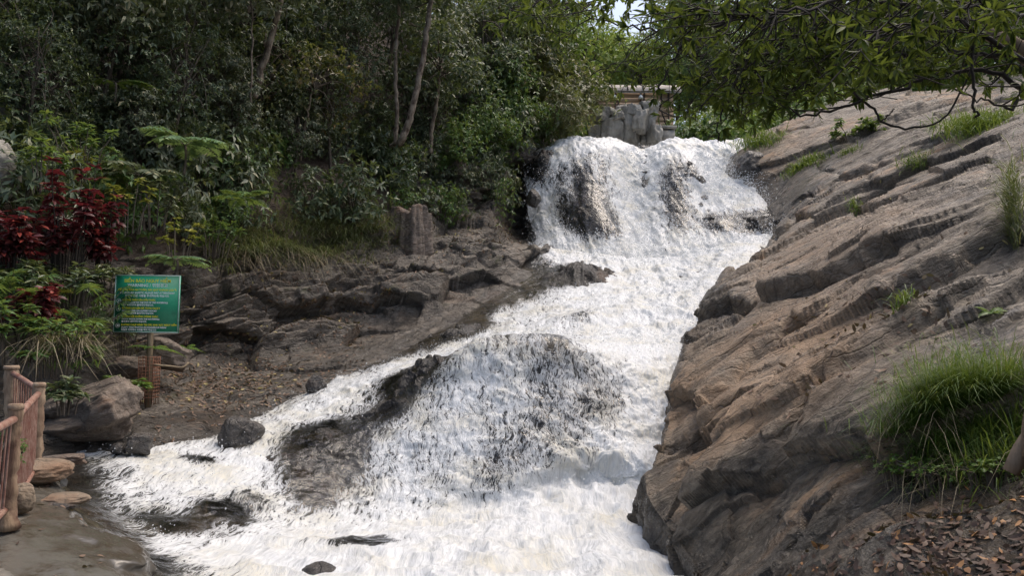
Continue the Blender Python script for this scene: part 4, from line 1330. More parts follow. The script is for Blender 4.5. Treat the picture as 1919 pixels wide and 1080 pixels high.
# main boughs (px, py, Y)
BOUGHS = [
    [(1955, 180, 5.1), (1830, 130, 5.0), (1680, 165, 4.9), (1560, 205, 4.9), (1480, 215, 4.9)],
    [(1955, 100, 5.1), (1800, 98, 5.2), (1640, 100, 5.2), (1480, 112, 5.2), (1370, 120, 5.3)],
    [(1950, 150, 5.0), (1830, 55, 4.8), (1680, 10, 4.6), (1520, -15, 4.5), (1400, -40, 4.5)],
    [(1700, -120, 5.4), (1540, -30, 5.4), (1420, 60, 5.4), (1320, 140, 5.4), (1230, 195, 5.4)],
    [(1700, -120, 5.4), (1500, -60, 5.7), (1330, 40, 5.9), (1200, 105, 6.0), (1110, 140, 6.1)],
    [(1540, -30, 5.4), (1440, 40, 5.2), (1390, 130, 5.2), (1350, 215, 5.2), (1345, 262, 5.2)],
    [(1650, -110, 5.3), (1420, -80, 6.2), (1200, -30, 6.7), (1050, 20, 7.0), (960, 45, 7.2)],
    [(1840, 55, 5.2), (1720, 60, 5.5), (1600, 80, 5.6), (1510, 150, 5.6), (1455, 185, 5.6)],
    [(1780, 0, 5.3), (1660, 30, 5.0), (1570, 60, 4.9), (1470, 80, 4.9), (1400, 130, 4.9)],
    [(1955, 60, 5.0), (1900, 20, 4.4), (1820, 10, 4.1), (1720, 40, 3.9), (1620, 60, 3.8)],
    [(1955, 110, 5.0), (1930, 170, 4.7), (1890, 200, 4.6), (1850, 190, 4.6), (1800, 170, 4.6)],
    [(1320, 40, 5.8), (1260, 110, 5.9), (1235, 180, 5.9), (1250, 235, 5.9)],
    [(1780, 0, 5.3), (1640, -20, 4.3), (1500, 20, 4.0), (1400, 30, 4.0), (1310, 20, 4.0)],
    [(1400, 30, 5.5), (1290, 60, 5.5), (1180, 50, 5.6), (1090, 30, 5.7)],
]
bt = Geo()
lv = Geo()


def low(p, drop=0.0):
    """does a point hang below the ragged underside of the crown"""
    x, y, f = proj(np.array([p]))
    l_ = np.interp(x[0], [900, 1200, 1330, 1420, 1500, 1600, 1750, 1850, 1960], [60, 165, 250, 235, 190, 182, 160, 165, 180])
    return y[0] > l_ - drop - random.random() ** 3 * 45


tips, axs = [], []
for bi, bg_ in enumerate(BOUGHS):
    pts = np.array([P(*c) for c in bg_])
    k = 26
    path = bez(pts, k)
    path += 0.012 * rng.normal(size=path.shape)
    bt.tube(path - OB, np.linspace(0.017, 0.005, k) * (0.8 if bi > 2 else 1.1), 6, False)
    dirs = unit(np.gradient(path, axis=0))
    sparse = bi in (3, 4, 5, 11, 13)
    for j in range(4, k):
        for _ in range(2 if not sparse else 1):
            x, y, f = proj(path[j:j + 1])
            if (sparse and random.random() < 0.5) or (bi in (4, 13) and random.random() < 0.5) or (bi == 6 and random.random() < 0.4):
                continue
            l = random.uniform(0.15, 0.55)
            dv = unit(dirs[j] * 0.5 + rng.normal(size=3) * [0.8, 0.7, 0.4] + np.array([-0.1, 0, -0.22]))
            e = path[j] + dv * l
            if low(e):
                continue
            mid = path[j] + dv * l * 0.5 + rng.normal(size=3) * 0.05
            tw = bez([path[j], mid, e + np.array([0, 0, -0.06 * l])], 6)
            bt.tube(tw - OB, np.linspace(0.006, 0.0025, 6), 4, False)
            for q in ((3, 5) if not sparse else (5,)):
                tips.append(tw[q]); axs.append(unit(tw[q] - tw[q - 2] + [0, 0, -0.02]))
# thick leafage over the right half
for (cx_, cy_, rx_, ry_, n_) in ((1640, 45, 170, 65, 300), (1540, 45, 110, 80, 210), (1420, 15, 110, 45, 50), (1850, 0, 90, 30, 70), (1600, 150, 140, 35, 90), (1720, 120, 90, 40, 50), (1270, 5, 120, 22, 28), (1120, 5, 110, 20, 22),
                                 (1395, 185, 65, 35, 22), (1890, 180, 40, 40, 26), (1000, 15, 80, 28, 60), (1480, 190, 60, 30, 40), (1690, -160, 300, 110, 330), (1350, -120, 260, 70, 150)):
    for _ in range(n_):
        px, py = random.gauss(cx_, rx_ * 0.55), random.gauss(cy_, ry_ * 0.6)
        if py > 215 and px > 1500 or (px < 1460 and py > 262):
            continue
        Y = random.uniform(4.8, 7.4)
        p0 = P(px, py, Y)
        if low(p0):
            continue
        tips.append(p0); axs.append(unit(rng.normal(size=3) * [0.8, 0.6, 0.5] + [-0.1, 0, -0.35]))
        if random.random() < 0.75:
            s = p0 + unit(rng.normal(size=3) * [1, 0.6, 0.3] + [0.5, 0, 0.45]) * random.uniform(0.12, 0.4)
            bt.tube(bez([s, (s + p0) / 2 + rng.normal(size=3) * 0.02, p0], 4) - OB, [0.005, 0.004, 0.003, 0.002], 4, False)
# long bare twigs sweeping down to the left, leafy only at their ends
for k in range(64):
    px, py = random.uniform(1190, 1470), random.uniform(-30, 130)
    Y = random.uniform(5.0, 6.6)
    l = random.uniform(90, 210)
    a = random.uniform(0.35, 1.25)
    x1, y1 = px - l * math.cos(a), py + l * math.sin(a)
    hook = random.uniform(-35, 45)
    pth = [P(px + 30, py - 25, Y + 0.1), P(px, py, Y), P((px + x1) / 2 + hook * 0.4, (py + y1) / 2 + hook * 0.5, Y), P(x1, y1, Y - 0.1)]
    if low(pth[-1], -8) or x1 < 1130:
        continue
    tw = bez(pth, 14) + 0.004 * rng.normal(size=(14, 3))
    bt.tube(tw - OB, np.linspace(0.008, 0.003, 14), 5, False)
    for q in (9, 11, 13):
        for _ in range(1):
            e = tw[q] + rng.normal(size=3) * [0.10, 0.08, 0.05] - [0, 0, 0.04]
            bt.tube(bez([tw[q], (tw[q] + e) / 2 + [0, 0, 0.015], e], 4) - OB, 0.0022, 4, False)
            tips.append(e); axs.append(unit(e - tw[q]))
whorls(lv, np.array(tips) - OB, np.array(axs), 8, 0.09, 0.022, 0.30, 2, 0.8)
lv.obj('crown', L_OVER, ov)
bt.obj('branch', M_TWIG, ov, True)

# bare hanging loops below the leaves
g = Geo()
for lp, r in (([(1590, 150, 4.9), (1610, 185, 4.9), (1640, 205, 4.9), (1652, 228, 4.9), (1690, 241, 4.9), (1740, 235, 4.9), (1775, 215, 4.9), (1800, 170, 4.9), (1840, 90, 4.9)], 0.0075),
              ([(1828, 60, 4.8), (1822, 120, 4.8), (1826, 175, 4.8), (1822, 200, 4.8), (1832, 212, 4.8), (1828, 222, 4.8)], 0.009),
              ([(1590, -60, 5), (1440, 40, 5), (1400, 110, 5), (1330, 180, 5), (1310, 210, 5)], 0.006),
              ([(1430, 130, 5.2), (1432, 185, 5.2), (1450, 205, 5.2), (1490, 185, 5.2), (1520, 150, 5.2)], 0.005),
              ([(1652, 228, 4.9), (1664, 215, 4.9), (1676, 205, 4.9)], 0.004)):
    path = bez([P(*c) for c in lp], 30)
    path += 0.004 * rng.normal(size=path.shape)
    g.tube(path, np.linspace(r * 1.2, r * 0.8, 30), 6)
tag(g.obj('hanging_vine', M_TWIG, None, True), 'bare dark looping vine below the overhanging branches on the right', 'vine')
# ------------------------------------------------------------------ rocks, sign, railing, hut, litter, grass, spray
def boulder(name, label, c, size, mat, rz=0.0, seed=0, n=44, flat=0.35, group=None, cat='boulder', tilt=(0, 0), lump=None, box=0.0):
    """a faceted boulder: a rounded block cut by random planes"""
    i = np.linspace(0, math.pi, n)
    j = np.linspace(0, 2 * math.pi, 2 * n, endpoint=False)
    th, ph = np.meshgrid(i, j, indexing='ij')
    d = np.stack([np.sin(th) * np.cos(ph), np.sin(th) * np.sin(ph), np.cos(th)], -1).reshape(-1, 3)
    rs = np.random.default_rng(seed + 900)
    r = np.ones(len(d))
    for _ in range(16):
        nn = unit(rs.normal(size=3)); h = rs.uniform(0.62, 0.95)
        k = d @ nn
        r = np.minimum(r, np.where(k > 0.05, h / np.maximum(k, 0.05), 9))
    r = (1 - flat) * 0.9 + flat * r
    lump = lump if lump is not None else (0.18 if flat < 0.6 else 0.09)
    v = d * (r / np.abs(d).max(1) ** box)[:, None]
    v *= (1 + lump * fbm(v * 1.5 + seed, 3, seed) + 0.05 * fbm(v * 5, 3, seed + 1))[:, None]
    rr, oo, ee = blocks(v * np.array([1.4, 1.4, 2.6]) + seed, seed + 3)
    v *= (1 + (rr[:, 0] - 0.5) * 0.10)[:, None]
    v = v * np.array(size)
    a, b = tilt
    Rx = np.array([[1, 0, 0], [0, math.cos(a), -math.sin(a)], [0, math.sin(a), math.cos(a)]])
    Ry = np.array([[math.cos(b), 0, math.sin(b)], [0, 1, 0], [-math.sin(b), 0, math.cos(b)]])
    v = v @ (Rx @ Ry).T
    m = 2 * n
    q = np.arange(n * m).reshape(n, m)
    f = np.stack([q[:-1], q[1:], np.roll(q, -1, 1)[1:], np.roll(q, -1, 1)[:-1]], -1).reshape(-1, 4)
    o = mesh_obj(name, v, f, mat, smooth=True)
    o.location = [float(x) for x in c]
    o.rotation_euler = (0, 0, rz)
    return tag(o, label, cat, group)


AX_R = frame_from((0.8, 0.2, 0.3), (-0.2, 0.1, 1))
M_BROWNROCK = rock_mat('brown_boulder_rock', AX_R, (0.085, 0.066, 0.052), (0.18, 0.14, 0.108), (0.27, 0.23, 0.19), (0.21, 0.12, 0.072), 0.8, 0.7, 1.4)
M_GREYROCK = rock_mat('grey_boulder_rock', AX_R, (0.14, 0.13, 0.115), (0.26, 0.245, 0.21), (0.36, 0.34, 0.30), (0.25, 0.19, 0.12), 0.5, 0.8, 1.0)
M_WETROCK = rock_mat('wet_boulder_rock', AX_V, (0.045, 0.041, 0.038), (0.10, 0.09, 0.08), (0.17, 0.155, 0.14), (0.14, 0.08, 0.045), 1.0, 0.26, 1.6)
M_TANROCK = rock_mat('tan_boulder_rock', AX_R, (0.12, 0.09, 0.06), (0.21, 0.16, 0.11), (0.28, 0.23, 0.17), (0.2, 0.12, 0.07), 0.5, 0.7, 1.4)
boulder('boulder', 'large smooth round grey boulder cut by the left edge', P(-30, 318, 13.4), (0.62, 0.7, 0.72), M_GREYROCK, 0.3, 1, flat=0.15, lump=0.1)
boulder('boulder', 'low grey boulder half hidden behind the tallest red shrub', P(110, 432, 13.9), (0.45, 0.4, 0.33), M_GREYROCK, 0.2, 2, flat=0.2)
boulder('boulder', 'mossy grey boulder at the left edge above the large round one', P(-14, 210, 16.0), (0.5, 0.4, 0.38), M_GREYROCK, 0.2, 22, flat=0.2)
boulder('boulder', 'upper slab of the brown boulder pair, lying against the lower block beside the stream', P(172, 742, 11.9), (0.72, 0.42, 0.24), M_BROWNROCK, 0.25, 3, flat=0.95, box=0.5, tilt=(0.1, -0.38))
boulder('boulder', 'lower block of the brown boulder pair at the water edge', P(188, 772, 11.65), (0.60, 0.40, 0.32), M_BROWNROCK, -0.25, 4, flat=0.95, box=0.6, tilt=(0.15, -0.42))
boulder('boulder', 'dark base rock under the brown boulder pair', P(150, 800, 11.7), (0.75, 0.45, 0.24), M_BROWNROCK, 0.0, 5, flat=0.95, box=0.4)
boulder('boulder', 'brown squarish boulder right behind the caged sign post', P(318, 668, 14.1), (0.43, 0.38, 0.30), M_BROWNROCK, 0.5, 6, flat=0.95, box=0.5, tilt=(0.1, 0.3))
boulder('boulder', 'dark shadowed boulder left of the caged sign post', P(240, 690, 13.6), (0.50, 0.4, 0.24), M_BROWNROCK, 0.1, 7, flat=0.7)
boulder('rock', 'split dark rock standing in the narrow white stream on the left', P(262, 834, 11.6), (0.21, 0.2, 0.18), M_WETROCK, 0.4, 8, flat=1.0, box=0.5)
boulder('rock', 'smooth bluish rock left of the split dark rock in the stream', P(222, 842, 11.5), (0.14, 0.14, 0.10), M_WETROCK, 0.4, 9, flat=0.4)
boulder('rock', 'black wet rock where the stream meets the lower cascade', P(452, 820, 12.6), (0.34, 0.25, 0.30), M_WETROCK, 0.4, 10, flat=1.0, box=0.45, tilt=(0.2, 0.35))
boulder('rock', 'upright dark rock on the leafy slab beside the stream', P(592, 722, 15.6), (0.22, 0.18, 0.22), M_WETROCK, 0.2, 11, flat=1.0, box=0.4)
boulder('rock', 'dark rounded rock breaking the water at the bottom edge', P(607, 1083, 8.6), (0.26, 0.22, 0.17), M_WETROCK, 0.0, 12, flat=0.8)
boulder('rock', 'wet dark rock standing right of the waterfall lip', P(1402, 312, 30.3), (0.75, 0.8, 0.62), M_WETROCK, 0.2, 13, flat=0.8, tilt=(0, -0.5))
boulder('rock', 'dark rock ledge splitting the water left of the upper falls', P(1000, 372, 28.9), (0.32, 0.5, 0.4), M_WETROCK, 0.1, 14, flat=0.7)
boulder('rock', 'flat reddish stone at the water edge beside the railing corner', P(120, 862, 9.7), (0.30, 0.22, 0.07), M_BROWNROCK, 0.3, 15, flat=1.0, box=0.4)
boulder('rock', 'tan rock under the corner post of the railing', P(72, 882, 9.0), (0.42, 0.36, 0.16), M_TANROCK, 0.3, 16, flat=0.4)
boulder('rock', 'small round tan rock beside the thick near post of the railing', P(40, 935, 7.4), (0.13, 0.15, 0.17), M_TANROCK, 0.3, 17, flat=0.3)
boulder('rock', 'flat tan stone in the shallow water by the path', P(125, 935, 8.4), (0.30, 0.22, 0.07), M_TANROCK, 0.2, 18, flat=0.6)
boulder('rock', 'wet grey stone in front of the flat tan stone by the path', P(108, 952, 8.2), (0.20, 0.14, 0.06), M_WETROCK, 0.1, 19, flat=0.6)
boulder('rock', 'small brown rock at the foot of the corner post', P(100, 885, 9.2), (0.09, 0.09, 0.08), M_WETROCK, 0.1, 20, flat=0.8)

# fluted rock stump on the ledge
def stump(name, label, c, r, h, mat, cat):
    n, k = 34, 70
    z = np.linspace(0, 1, n)
    a = np.arange(k) * 2 * math.pi / k
    A, Z = np.meshgrid(a, z)
    fl = 1 + 0.16 * np.sin(A * 4 + 0.6) + 0.08 * np.sin(A * 9 + 2) + 0.05 * np.sin(A * 17)
    top = 1 - 0.10 * (np.sin(A * 3 + 1) > 0.2)
    rad = r * fl * (1.12 - 0.18 * Z)
    v = np.stack([rad * np.cos(A) * 1.15, rad * np.sin(A) * 0.8, h * Z * np.where(Z > 0.5, top, 1)], -1).reshape(-1, 3)
    v += 0.10 * fbm(v * np.array([4, 4, 1.2]), 5, 5, 0.65)[:, None] * unit(v * [1, 1, 0])
    v[:, 2] += (Z.reshape(-1) > 0.6) * 0.14 * fbm(v * np.array([3, 3, 0.2]), 4, 6)
    q = np.arange(n * k).reshape(n, k)
    f = np.stack([q[:-1], np.roll(q, -1, 1)[:-1], np.roll(q, -1, 1)[1:], q[1:]], -1).reshape(-1, 4)
    v = np.concatenate([v, [[0, 0, h * 0.92]]])
    t = np.stack([q[-1], np.roll(q[-1], -1), np.full(k, n * k)], -1)
    o = mesh_obj(name, v, [f, t], mat, smooth=True)
    o.location = [float(x) for x in c]
    return tag(o, label, cat)


stump('rock_stump', 'fluted brown stump-shaped rock standing on the ledge below the forked trunks', bank.at(770, 452)[0] - [0, 0, 0.85], 0.48, 1.95, M_BROWNROCK, 'stump')

# --- warning sign
SY = 13.0
sb = P(275, 748, SY)
sg_ = thing('warning_sign', 'green warning board on a wooden post standing in a rusty cage by the stream', 'sign', sb)
M_SIGN = simple_mat('sign_green', (0.008, 0.185, 0.095), (0.014, 0.215, 0.115), 1.2, 0.4, 0.0005)
M_SIGNEDGE = simple_mat('sign_edge', (0.30, 0.42, 0.38), (0.36, 0.48, 0.43), 3, 0.5, 0.0005)
M_WHITE = simple_mat('sign_white', (0.75, 0.77, 0.74), (0.8, 0.8, 0.78), 3, 0.6, 0.0002)
M_YEL = simple_mat('sign_yellow', (0.75, 0.66, 0.03), (0.8, 0.7, 0.04), 3, 0.6, 0.0002)
M_POST = simple_mat('post_wood', (0.16, 0.12, 0.075), (0.24, 0.19, 0.12), 8, 0.85, 0.004, (1, 1, 0.15))
M_RUST = simple_mat('rusty_steel', (0.15, 0.065, 0.035), (0.26, 0.12, 0.07), 14, 0.8, 0.003)
c0, c1 = P(217, 516, SY), P(335, 624, SY)
SW, SH = c1[0] - c0[0], c0[2] - c1[2]
cc = (c0 + c1) / 2 - sb
tl = 0.012
axes = np.array([[math.cos(tl), 0, -math.sin(tl)], [0, 1, 0], [math.sin(tl), 0, math.cos(tl)]])
g = Geo(); g.box(cc, (SW, 0.03, SH), axes); bd = g.obj('board', M_SIGN, sg_)
g = Geo()
for s in (-1, 1):
    g.box(cc + axes[2] * s * (SH / 2 - 0.008) + [0, -0.017, 0], (SW - 0.004, 0.008, 0.016), axes)
    g.box(cc + axes[0] * s * (SW / 2 - 0.008) + [0, -0.0175, 0], (0.016, 0.008, SH - 0.034), axes)
g.obj('border', M_SIGNEDGE, bd)
g = Geo(); g.tube([[0.0, 0.05, -0.2], [0.0, 0.05, 1.0], [0.005, 0.05, cc[2] + SH * 0.4]], 0.055, 4); g.obj('post', M_POST, sg_)
# cage of rusty bars round the foot of the post
g = Geo()
hw_, hh = 0.125, 0.72
for k in range(5):
    for s in (-1, 1):
        o_ = -hw_ + 2 * hw_ * k / 4
        g.tube([[o_, 0.05 + s * hw_, -0.1], [o_ + 0.004, 0.05 + s * hw_, hh]], 0.006, 5)
        g.tube([[s * hw_, 0.05 + o_, -0.1], [s * hw_, 0.05 + o_, hh]], 0.006, 5)
for k in range(13):
    z = 0.02 + k * (hh - 0.04) / 12
    for s in (-1, 1):
        g.tube([[-hw_, 0.05 + s * hw_, z], [hw_, 0.05 + s * hw_, z + 0.004]], 0.006, 5)
        g.tube([[s * hw_, 0.05 - hw_, z], [s * hw_, 0.05 + hw_, z]], 0.006, 5)
g.obj('cage', M_RUST, sg_)


def lettering(items, mat, name):
    """items: (text, x from the board's left, z from its top, cap height, slant, widest)"""
    vs_, fs_, n_ = [], [], 0
    for txt, x, z, h, sl, wid, cen in items:
        cu = bpy.data.curves.new('t', 'FONT')
        cu.body = txt
        cu.size = h * 1.38
        cu.shear = sl
        cu.offset = 0.0012
        cu.extrude = 0.0006
        cu.resolution_u = 3
        ob = bpy.data.objects.new('t', cu)
        COL.objects.link(ob)
        dg = bpy.context.evaluated_depsgraph_get()
        me = bpy.data.meshes.new_from_object(ob.evaluated_get(dg))
        bpy.data.objects.remove(ob)
        nv = len(me.vertices)
        if nv == 0:
            continue
        v = np.empty(nv * 3); me.vertices.foreach_get('co', v); v = v.reshape(-1, 3)
        w = v[:, 0].max() - v[:, 0].min()
        k = wid / w if wid else 1.0
        lx = (v[:, 0] - v[:, 0].min()) * k
        if cen:
            lx += (SW - w * k) / 2
        else:
            lx += x
        p = cc + np.outer(lx - SW / 2, axes[0]) + np.outer(SH / 2 - z + v[:, 1], axes[2]) + np.outer(-0.0165 - v[:, 2], axes[1])
        vs_.append(p)
        for pl in me.polygons:
            fs_.append([i_ + n_ for i_ in pl.vertices])
        n_ += nv
        bpy.data.meshes.remove(me)
    me = bpy.data.meshes.new(name)
    me.from_pydata(np.concatenate(vs_).tolist(), [], fs_)
    me.materials.append(mat)
    o = bpy.data.objects.new(name, me)
    COL.objects.link(o)
    o.parent = bd
    return o


u_ = SH / 106.0     # one picture row
w_ = SW / 118.0
Yl, Wl = [], []
Yl.append(('BIỂN BÁO NGUY HIỂM', 0, 13.5 * u_, 6.0 * u_, 0, 84 * w_, True))
Wl.append(('WARNING / 위험경고', 0, 21.5 * u_, 5.4 * u_, 0, 73 * w_, True))
Yl.append(('ĐỂ ĐẢM BẢO AN TOÀN, XIN QUÝ KHÁCH LƯU Ý:', 0, 28.8 * u_, 3.4 * u_, 0, 106 * w_, True))
Wl.append(('TO ENSURE SAFETY, PLEASE PAY ATTENTION', 0, 34.6 * u_, 3.4 * u_, 0.25, 99 * w_, True))
Wl.append(('아래와 같은 사항을 주의하도록 하십시오', 0, 40.0 * u_, 3.4 * u_, 0, 80 * w_, True))
for k, (a_, b_, c_, wa, wb, wc) in enumerate((
        ('KHÔNG TRÈO LÊN ĐẦU THÁC', "DON'T CLIMB TO THE TOP OF THE WATERFALL", '폭포 꼭대기까지 올라가지 마십시오.', 60, 83, 57),
        ('KHÔNG LEO LÊN ĐÁ TRƠN TRƯỢT', "DON'T CLIMB ON SLIPPERY ROCKS", '미끄러운 바위에 올라가지 마십시오.', 69, 63, 58),
        ('KHÔNG LỘI XUỐNG DÒNG THÁC', "DON'T WADE DOWN THE WATERFALL", '물속에서 내려가지 마십시오.', 66, 69, 46),
        ('KHÔNG CHỤP HÌNH TẠI CÁC KHU VỰC NGUY HIỂM', "DON'T TAKE PHOTOS IN DANGEROUS AREAS", '위험한 지역에서 사진을 찍지 마십시오', 100, 82, 64))):
    z = (47.5 + 15.2 * k) * u_
    Yl.append((a_, 14.5 * w_, z, 3.2 * u_, 0, wa * w_, False))
    Wl.append((b_, 14.5 * w_, z + 4.6 * u_, 2.9 * u_, 0.25, wb * w_, False))
    Wl.append((c_, 14.5 * w_, z + 9.2 * u_, 2.9 * u_, 0, wc * w_, False))
lettering(Yl, M_YEL, 'yellow_lettering')
lettering(Wl, M_WHITE, 'white_lettering')
g = Geo()
for k in range(4):
    ctr = cc + axes[0] * (8 * w_ - SW / 2) + axes[2] * (SH / 2 - (47.8 + 15.2 * k) * u_) + [0, -0.017, 0]
    a = np.linspace(0, 2 * math.pi, 25)
    g.tube(ctr + 3.7 * w_ * (np.cos(a)[:, None] * axes[0] + np.sin(a)[:, None] * axes[2]), 0.004, 5, False)
    if k < 3:     # a little climbing figure
        g.box(ctr + axes[2] * 1.7 * w_, (0.011, 0.004, 0.011), axes)
        g.box(ctr, (0.008, 0.004, 0.026), axes)
        for s in (-1, 1):
            g.tube([ctr, ctr + axes[0] * s * 1.4 * w_ - axes[2] * (1.6 + 0.5 * s * (k - 1)) * w_], 0.0035, 4)
            g.tube([ctr + axes[2] * 0.8 * w_, ctr + axes[0] * s * 1.5 * w_ + axes[2] * s * (1 - 0.6 * k) * w_], 0.0035, 4)
    else:         # a camera
        g.box(ctr, (0.036, 0.004, 0.022), axes)
        g.box(ctr + axes[2] * 1.4 * w_, (0.014, 0.004, 0.007), axes)
g.obj('warning_icon', M_WHITE, bd)

g = Geo()
g.tube(bez([P(288, 684, 12.9), P(320, 687, 13.1), P(342, 689, 13.2), P(353, 680, 13.3)], 12), 0.017, 7)
tag(g.obj('wooden_stick', M_POST, None, True), 'pale bent stick leaning from the rusty cage to the slab', 'stick')

# --- railing of imitation-wood posts and red pipes
M_FPOST = simple_mat('imitation_bark_concrete', (0.16, 0.10, 0.065), (0.32, 0.24, 0.165), 7, 0.85, 0.02, (1, 1, 0.35))
M_PIPE = simple_mat('red_painted_pipe', (0.19, 0.08, 0.055), (0.30, 0.19, 0.145), 9, 0.6, 0.006)
M_NEAR = simple_mat('dark_bark_concrete', (0.11, 0.06, 0.04), (0.28, 0.20, 0.13), 7, 0.85, 0.025, (1, 1, 0.3))
fn = thing('railing', 'red pipe railing with brown bark-textured posts at the left edge', 'railing', P(20, 985, 6.8))
FB = np.array(fn.location)


def post(bx, top, base, Y, r, mat, flare=1.0, cap=True):
    b_, t_ = P(*base, Y) - FB, P(*top, Y) - FB
    t_[1] = b_[1]
    t = np.linspace(0, 1, 26)
    pth = b_ + (t_ - b_) * t[:, None] + 0.006 * rng.normal(size=(26, 3)) * [1, 1, 0]
    rad = r * (1 + (flare - 1) * np.exp(-t * 9))
    g = Geo(); g.tube(pth, rad, 14, True, 0.09)
    o = g.obj('post', mat, fn, True)
    g = Geo(); g.tube([t_ - [0, 0, 0.05], t_ - [0, 0, 0.015], t_ + [0, 0, 0.004]], [r * 1.08, r * 1.12, r * 0.9], 14, True)
    g.obj('cap', M_FPOST, o, True)
    return pth


pc = post(0, (74, 718), (66, 892), 9.0, 0.064, M_FPOST, 1.25)
pn = post(0, (30, 758), (12, 990), 6.8, 0.060, M_NEAR, 1.9)
pb = post(0, (22, 686), (22, 850), 9.9, 0.085, M_FPOST, 1.2)
po = post(0, (-120, 830), (-150, 1180), 5.0, 0.072, M_FPOST, 1.3)


def pipe(name, a, b, r=0.034):
    g = Geo(); g.tube([a, (a + b) / 2 + [0, 0, 0.004], b], r, 10); return g.obj(name, M_PIPE, fn, True)


pairs = [(pn, pc, 0.90, 0.115), (pc, pb, 0.93, 0.16), (po, pn, 0.90, 0.16)]
for A_, B_, hi, lo in pairs:
    pts = []
    for k in (hi, lo):
        a = A_[int(k * 25)]; b = B_[int(k * 25)]
        pipe('rail', a, b, 0.034 if k == hi else 0.027)
        pts.append((a, b))
    L_ = np.linalg.norm(pts[0][0] - pts[0][1])
    nb_ = max(5, int(L_ / 0.115))
    for k in range(1, nb_):
        t = k / nb_
        g = Geo(); g.tube([pts[0][0] * (1 - t) + pts[0][1] * t, pts[1][0] * (1 - t) + pts[1][1] * t], 0.0085, 6, False)
        g.obj('baluster', M_PIPE, fn, True)
rosette_shrub('green_shrub', 'small dense green plant growing round the near post of the railing', P(-12, 850, 6.9) - [0, 0, 0.12], heads(30, 0.24, 0.2, 0.05, 0.34), L_MID, 0.06, 0.02, 9, layers=3)

# --- hut and rockwork above the falls
M_ROOF = simple_mat('weathered_roof', (0.34, 0.30, 0.255), (0.50, 0.455, 0.40), 1.5, 0.8, 0.03, (1, 6, 6))
M_WOODWALL = simple_mat('hut_timber', (0.30, 0.205, 0.13), (0.42, 0.30, 0.20), 2.5, 0.75, 0.02, (0.3, 4, 6))
M_DARKWOOD = simple_mat('dark_timber', (0.05, 0.03, 0.022), (0.08, 0.05, 0.035), 4, 0.7, 0.01)
HY = 43.0
hb_ = P(1170, 262, HY)
hut = thing('hut', 'timber hut with a long rounded weathered roof above the falls', 'hut', hb_)
x0, x1 = P(1085, 200, HY)[0] - hb_[0], P(1252, 200, HY)[0] - hb_[0]
zt, ze, zb = P(0, 166, HY)[2] - hb_[2], P(0, 188, HY)[2] - hb_[2], P(0, 212, HY)[2] - hb_[2]
g = Geo()
ang = np.linspace(0, math.pi, 17)
xs = np.linspace(x0 - 0.4, x1 + 0.4, 12)
RW = 1.7
prof = np.stack([-np.cos(ang) * RW, ze + np.sin(ang) * (zt - ze)], 1)
for off in (0.0, -0.09):
    v = np.array([[x_, a_[0] * (1 + off * 0.4), a_[1] + off - 0.02 * math.sin(3 * x_)] for x_ in xs for a_ in prof])
    q = np.arange(12 * 17).reshape(12, 17)
    g.add(v, np.stack([q[:-1, :-1], q[1:, :-1], q[1:, 1:], q[:-1, 1:]], -1).reshape(-1, 4))
rf = g.obj('roof', M_ROOF, hut, True)
g = Geo()
for x_ in np.linspace(x0, x1, 7):
    g.tube([[x_, a_[0] * 1.01, a_[1] + 0.03] for a_ in prof], 0.035, 5)
g.obj('roof_batten', M_DARKWOOD, rf)
g = Geo()
for k in range(7):
    z = zb - 1.2 + (ze - zb + 1.2) * (k + 0.5) / 7
    g.box([(x0 + x1) / 2, -1.35, z], (x1 - x0, 0.08, (ze - zb + 1.2) / 7 - 0.02))
g.box([(x0 + x1) / 2, -1.2, (zb - 1.2 + ze) / 2], (x1 - x0 - 0.05, 0.1, ze - zb + 1.2))
g.obj('wall', M_WOODWALL, hut)
for px in (1147, 1152, 1193, 1199, 1243):
    g = Geo(); xx = P(px, 200, HY)[0] - hb_[0]
    g.tube([[xx, -1.45, -0.6], [xx, -1.45, ze]], 0.045, 6); g.obj('pillar', M_DARKWOOD, hut)
for px in (1145, 1192):
    g = Geo(); xx = P(px, 200, HY)[0] - hb_[0]
    g.tube([[xx, -1.6, ze], [xx, -1.6, ze - 0.2]], 0.01, 4, False)
    g.tube([[xx, -1.6, ze - 0.2], [xx, -1.6, ze - 0.28], [xx, -1.6, ze - 0.42]], [0.03, 0.11, 0.15], 10)
    g.obj('hanging_lamp', M_WHITE, hut)
M_CONC = simple_mat('sculpted_concrete', (0.15, 0.142, 0.125), (0.30, 0.29, 0.26), 1.6, 0.85, 0.06, (1, 1, 0.5))
rk = thing('rockwork', 'sculpted grey concrete rockwork standing at the top of the falls', 'rockwork', P(1172, 268, 37))
RB = np.array(rk.location)
for k, (px, py, hw, hh, Y, tlt) in enumerate(((1176, 238, 22, 38, 37.0, 0.0), (1142, 250, 22, 24, 36.9, 0.0), (1136, 220, 17, 13, 37.1, 0.2), (1158, 216, 12, 12, 36.8, -0.2), (1186, 208, 15, 12, 36.9, 0.1),
                                            (1213, 207, 19, 13, 37.2, -0.1), (1201, 226, 11, 22, 36.6, 0.15), (1216, 232, 13, 20, 37.4, 0.0), (1226, 252, 9, 19, 36.7, 0.1), (1118, 254, 13, 15, 37.2, 0.0), (1206, 258, 10, 14, 37.5, 0.0))):
    o = boulder('stone_block', 'x', P(px, py, Y) - RB, (hw / FPX * Y * 1.12, 0.55, hh / FPX * Y * 1.12), M_CONC, 0.3 * (k % 3 - 1), 60 + k, 40, 0.92, tilt=(0, tlt), lump=0.07, box=0.85)
    for key in ('label', 'category'):
        del o[key]
    o.parent = rk
sl = thing('stone_slab', 'pale flat stone slab on a dark base right of the rockwork', 'slab', P(1247, 265, 37.5))
SB_ = np.array(sl.location)
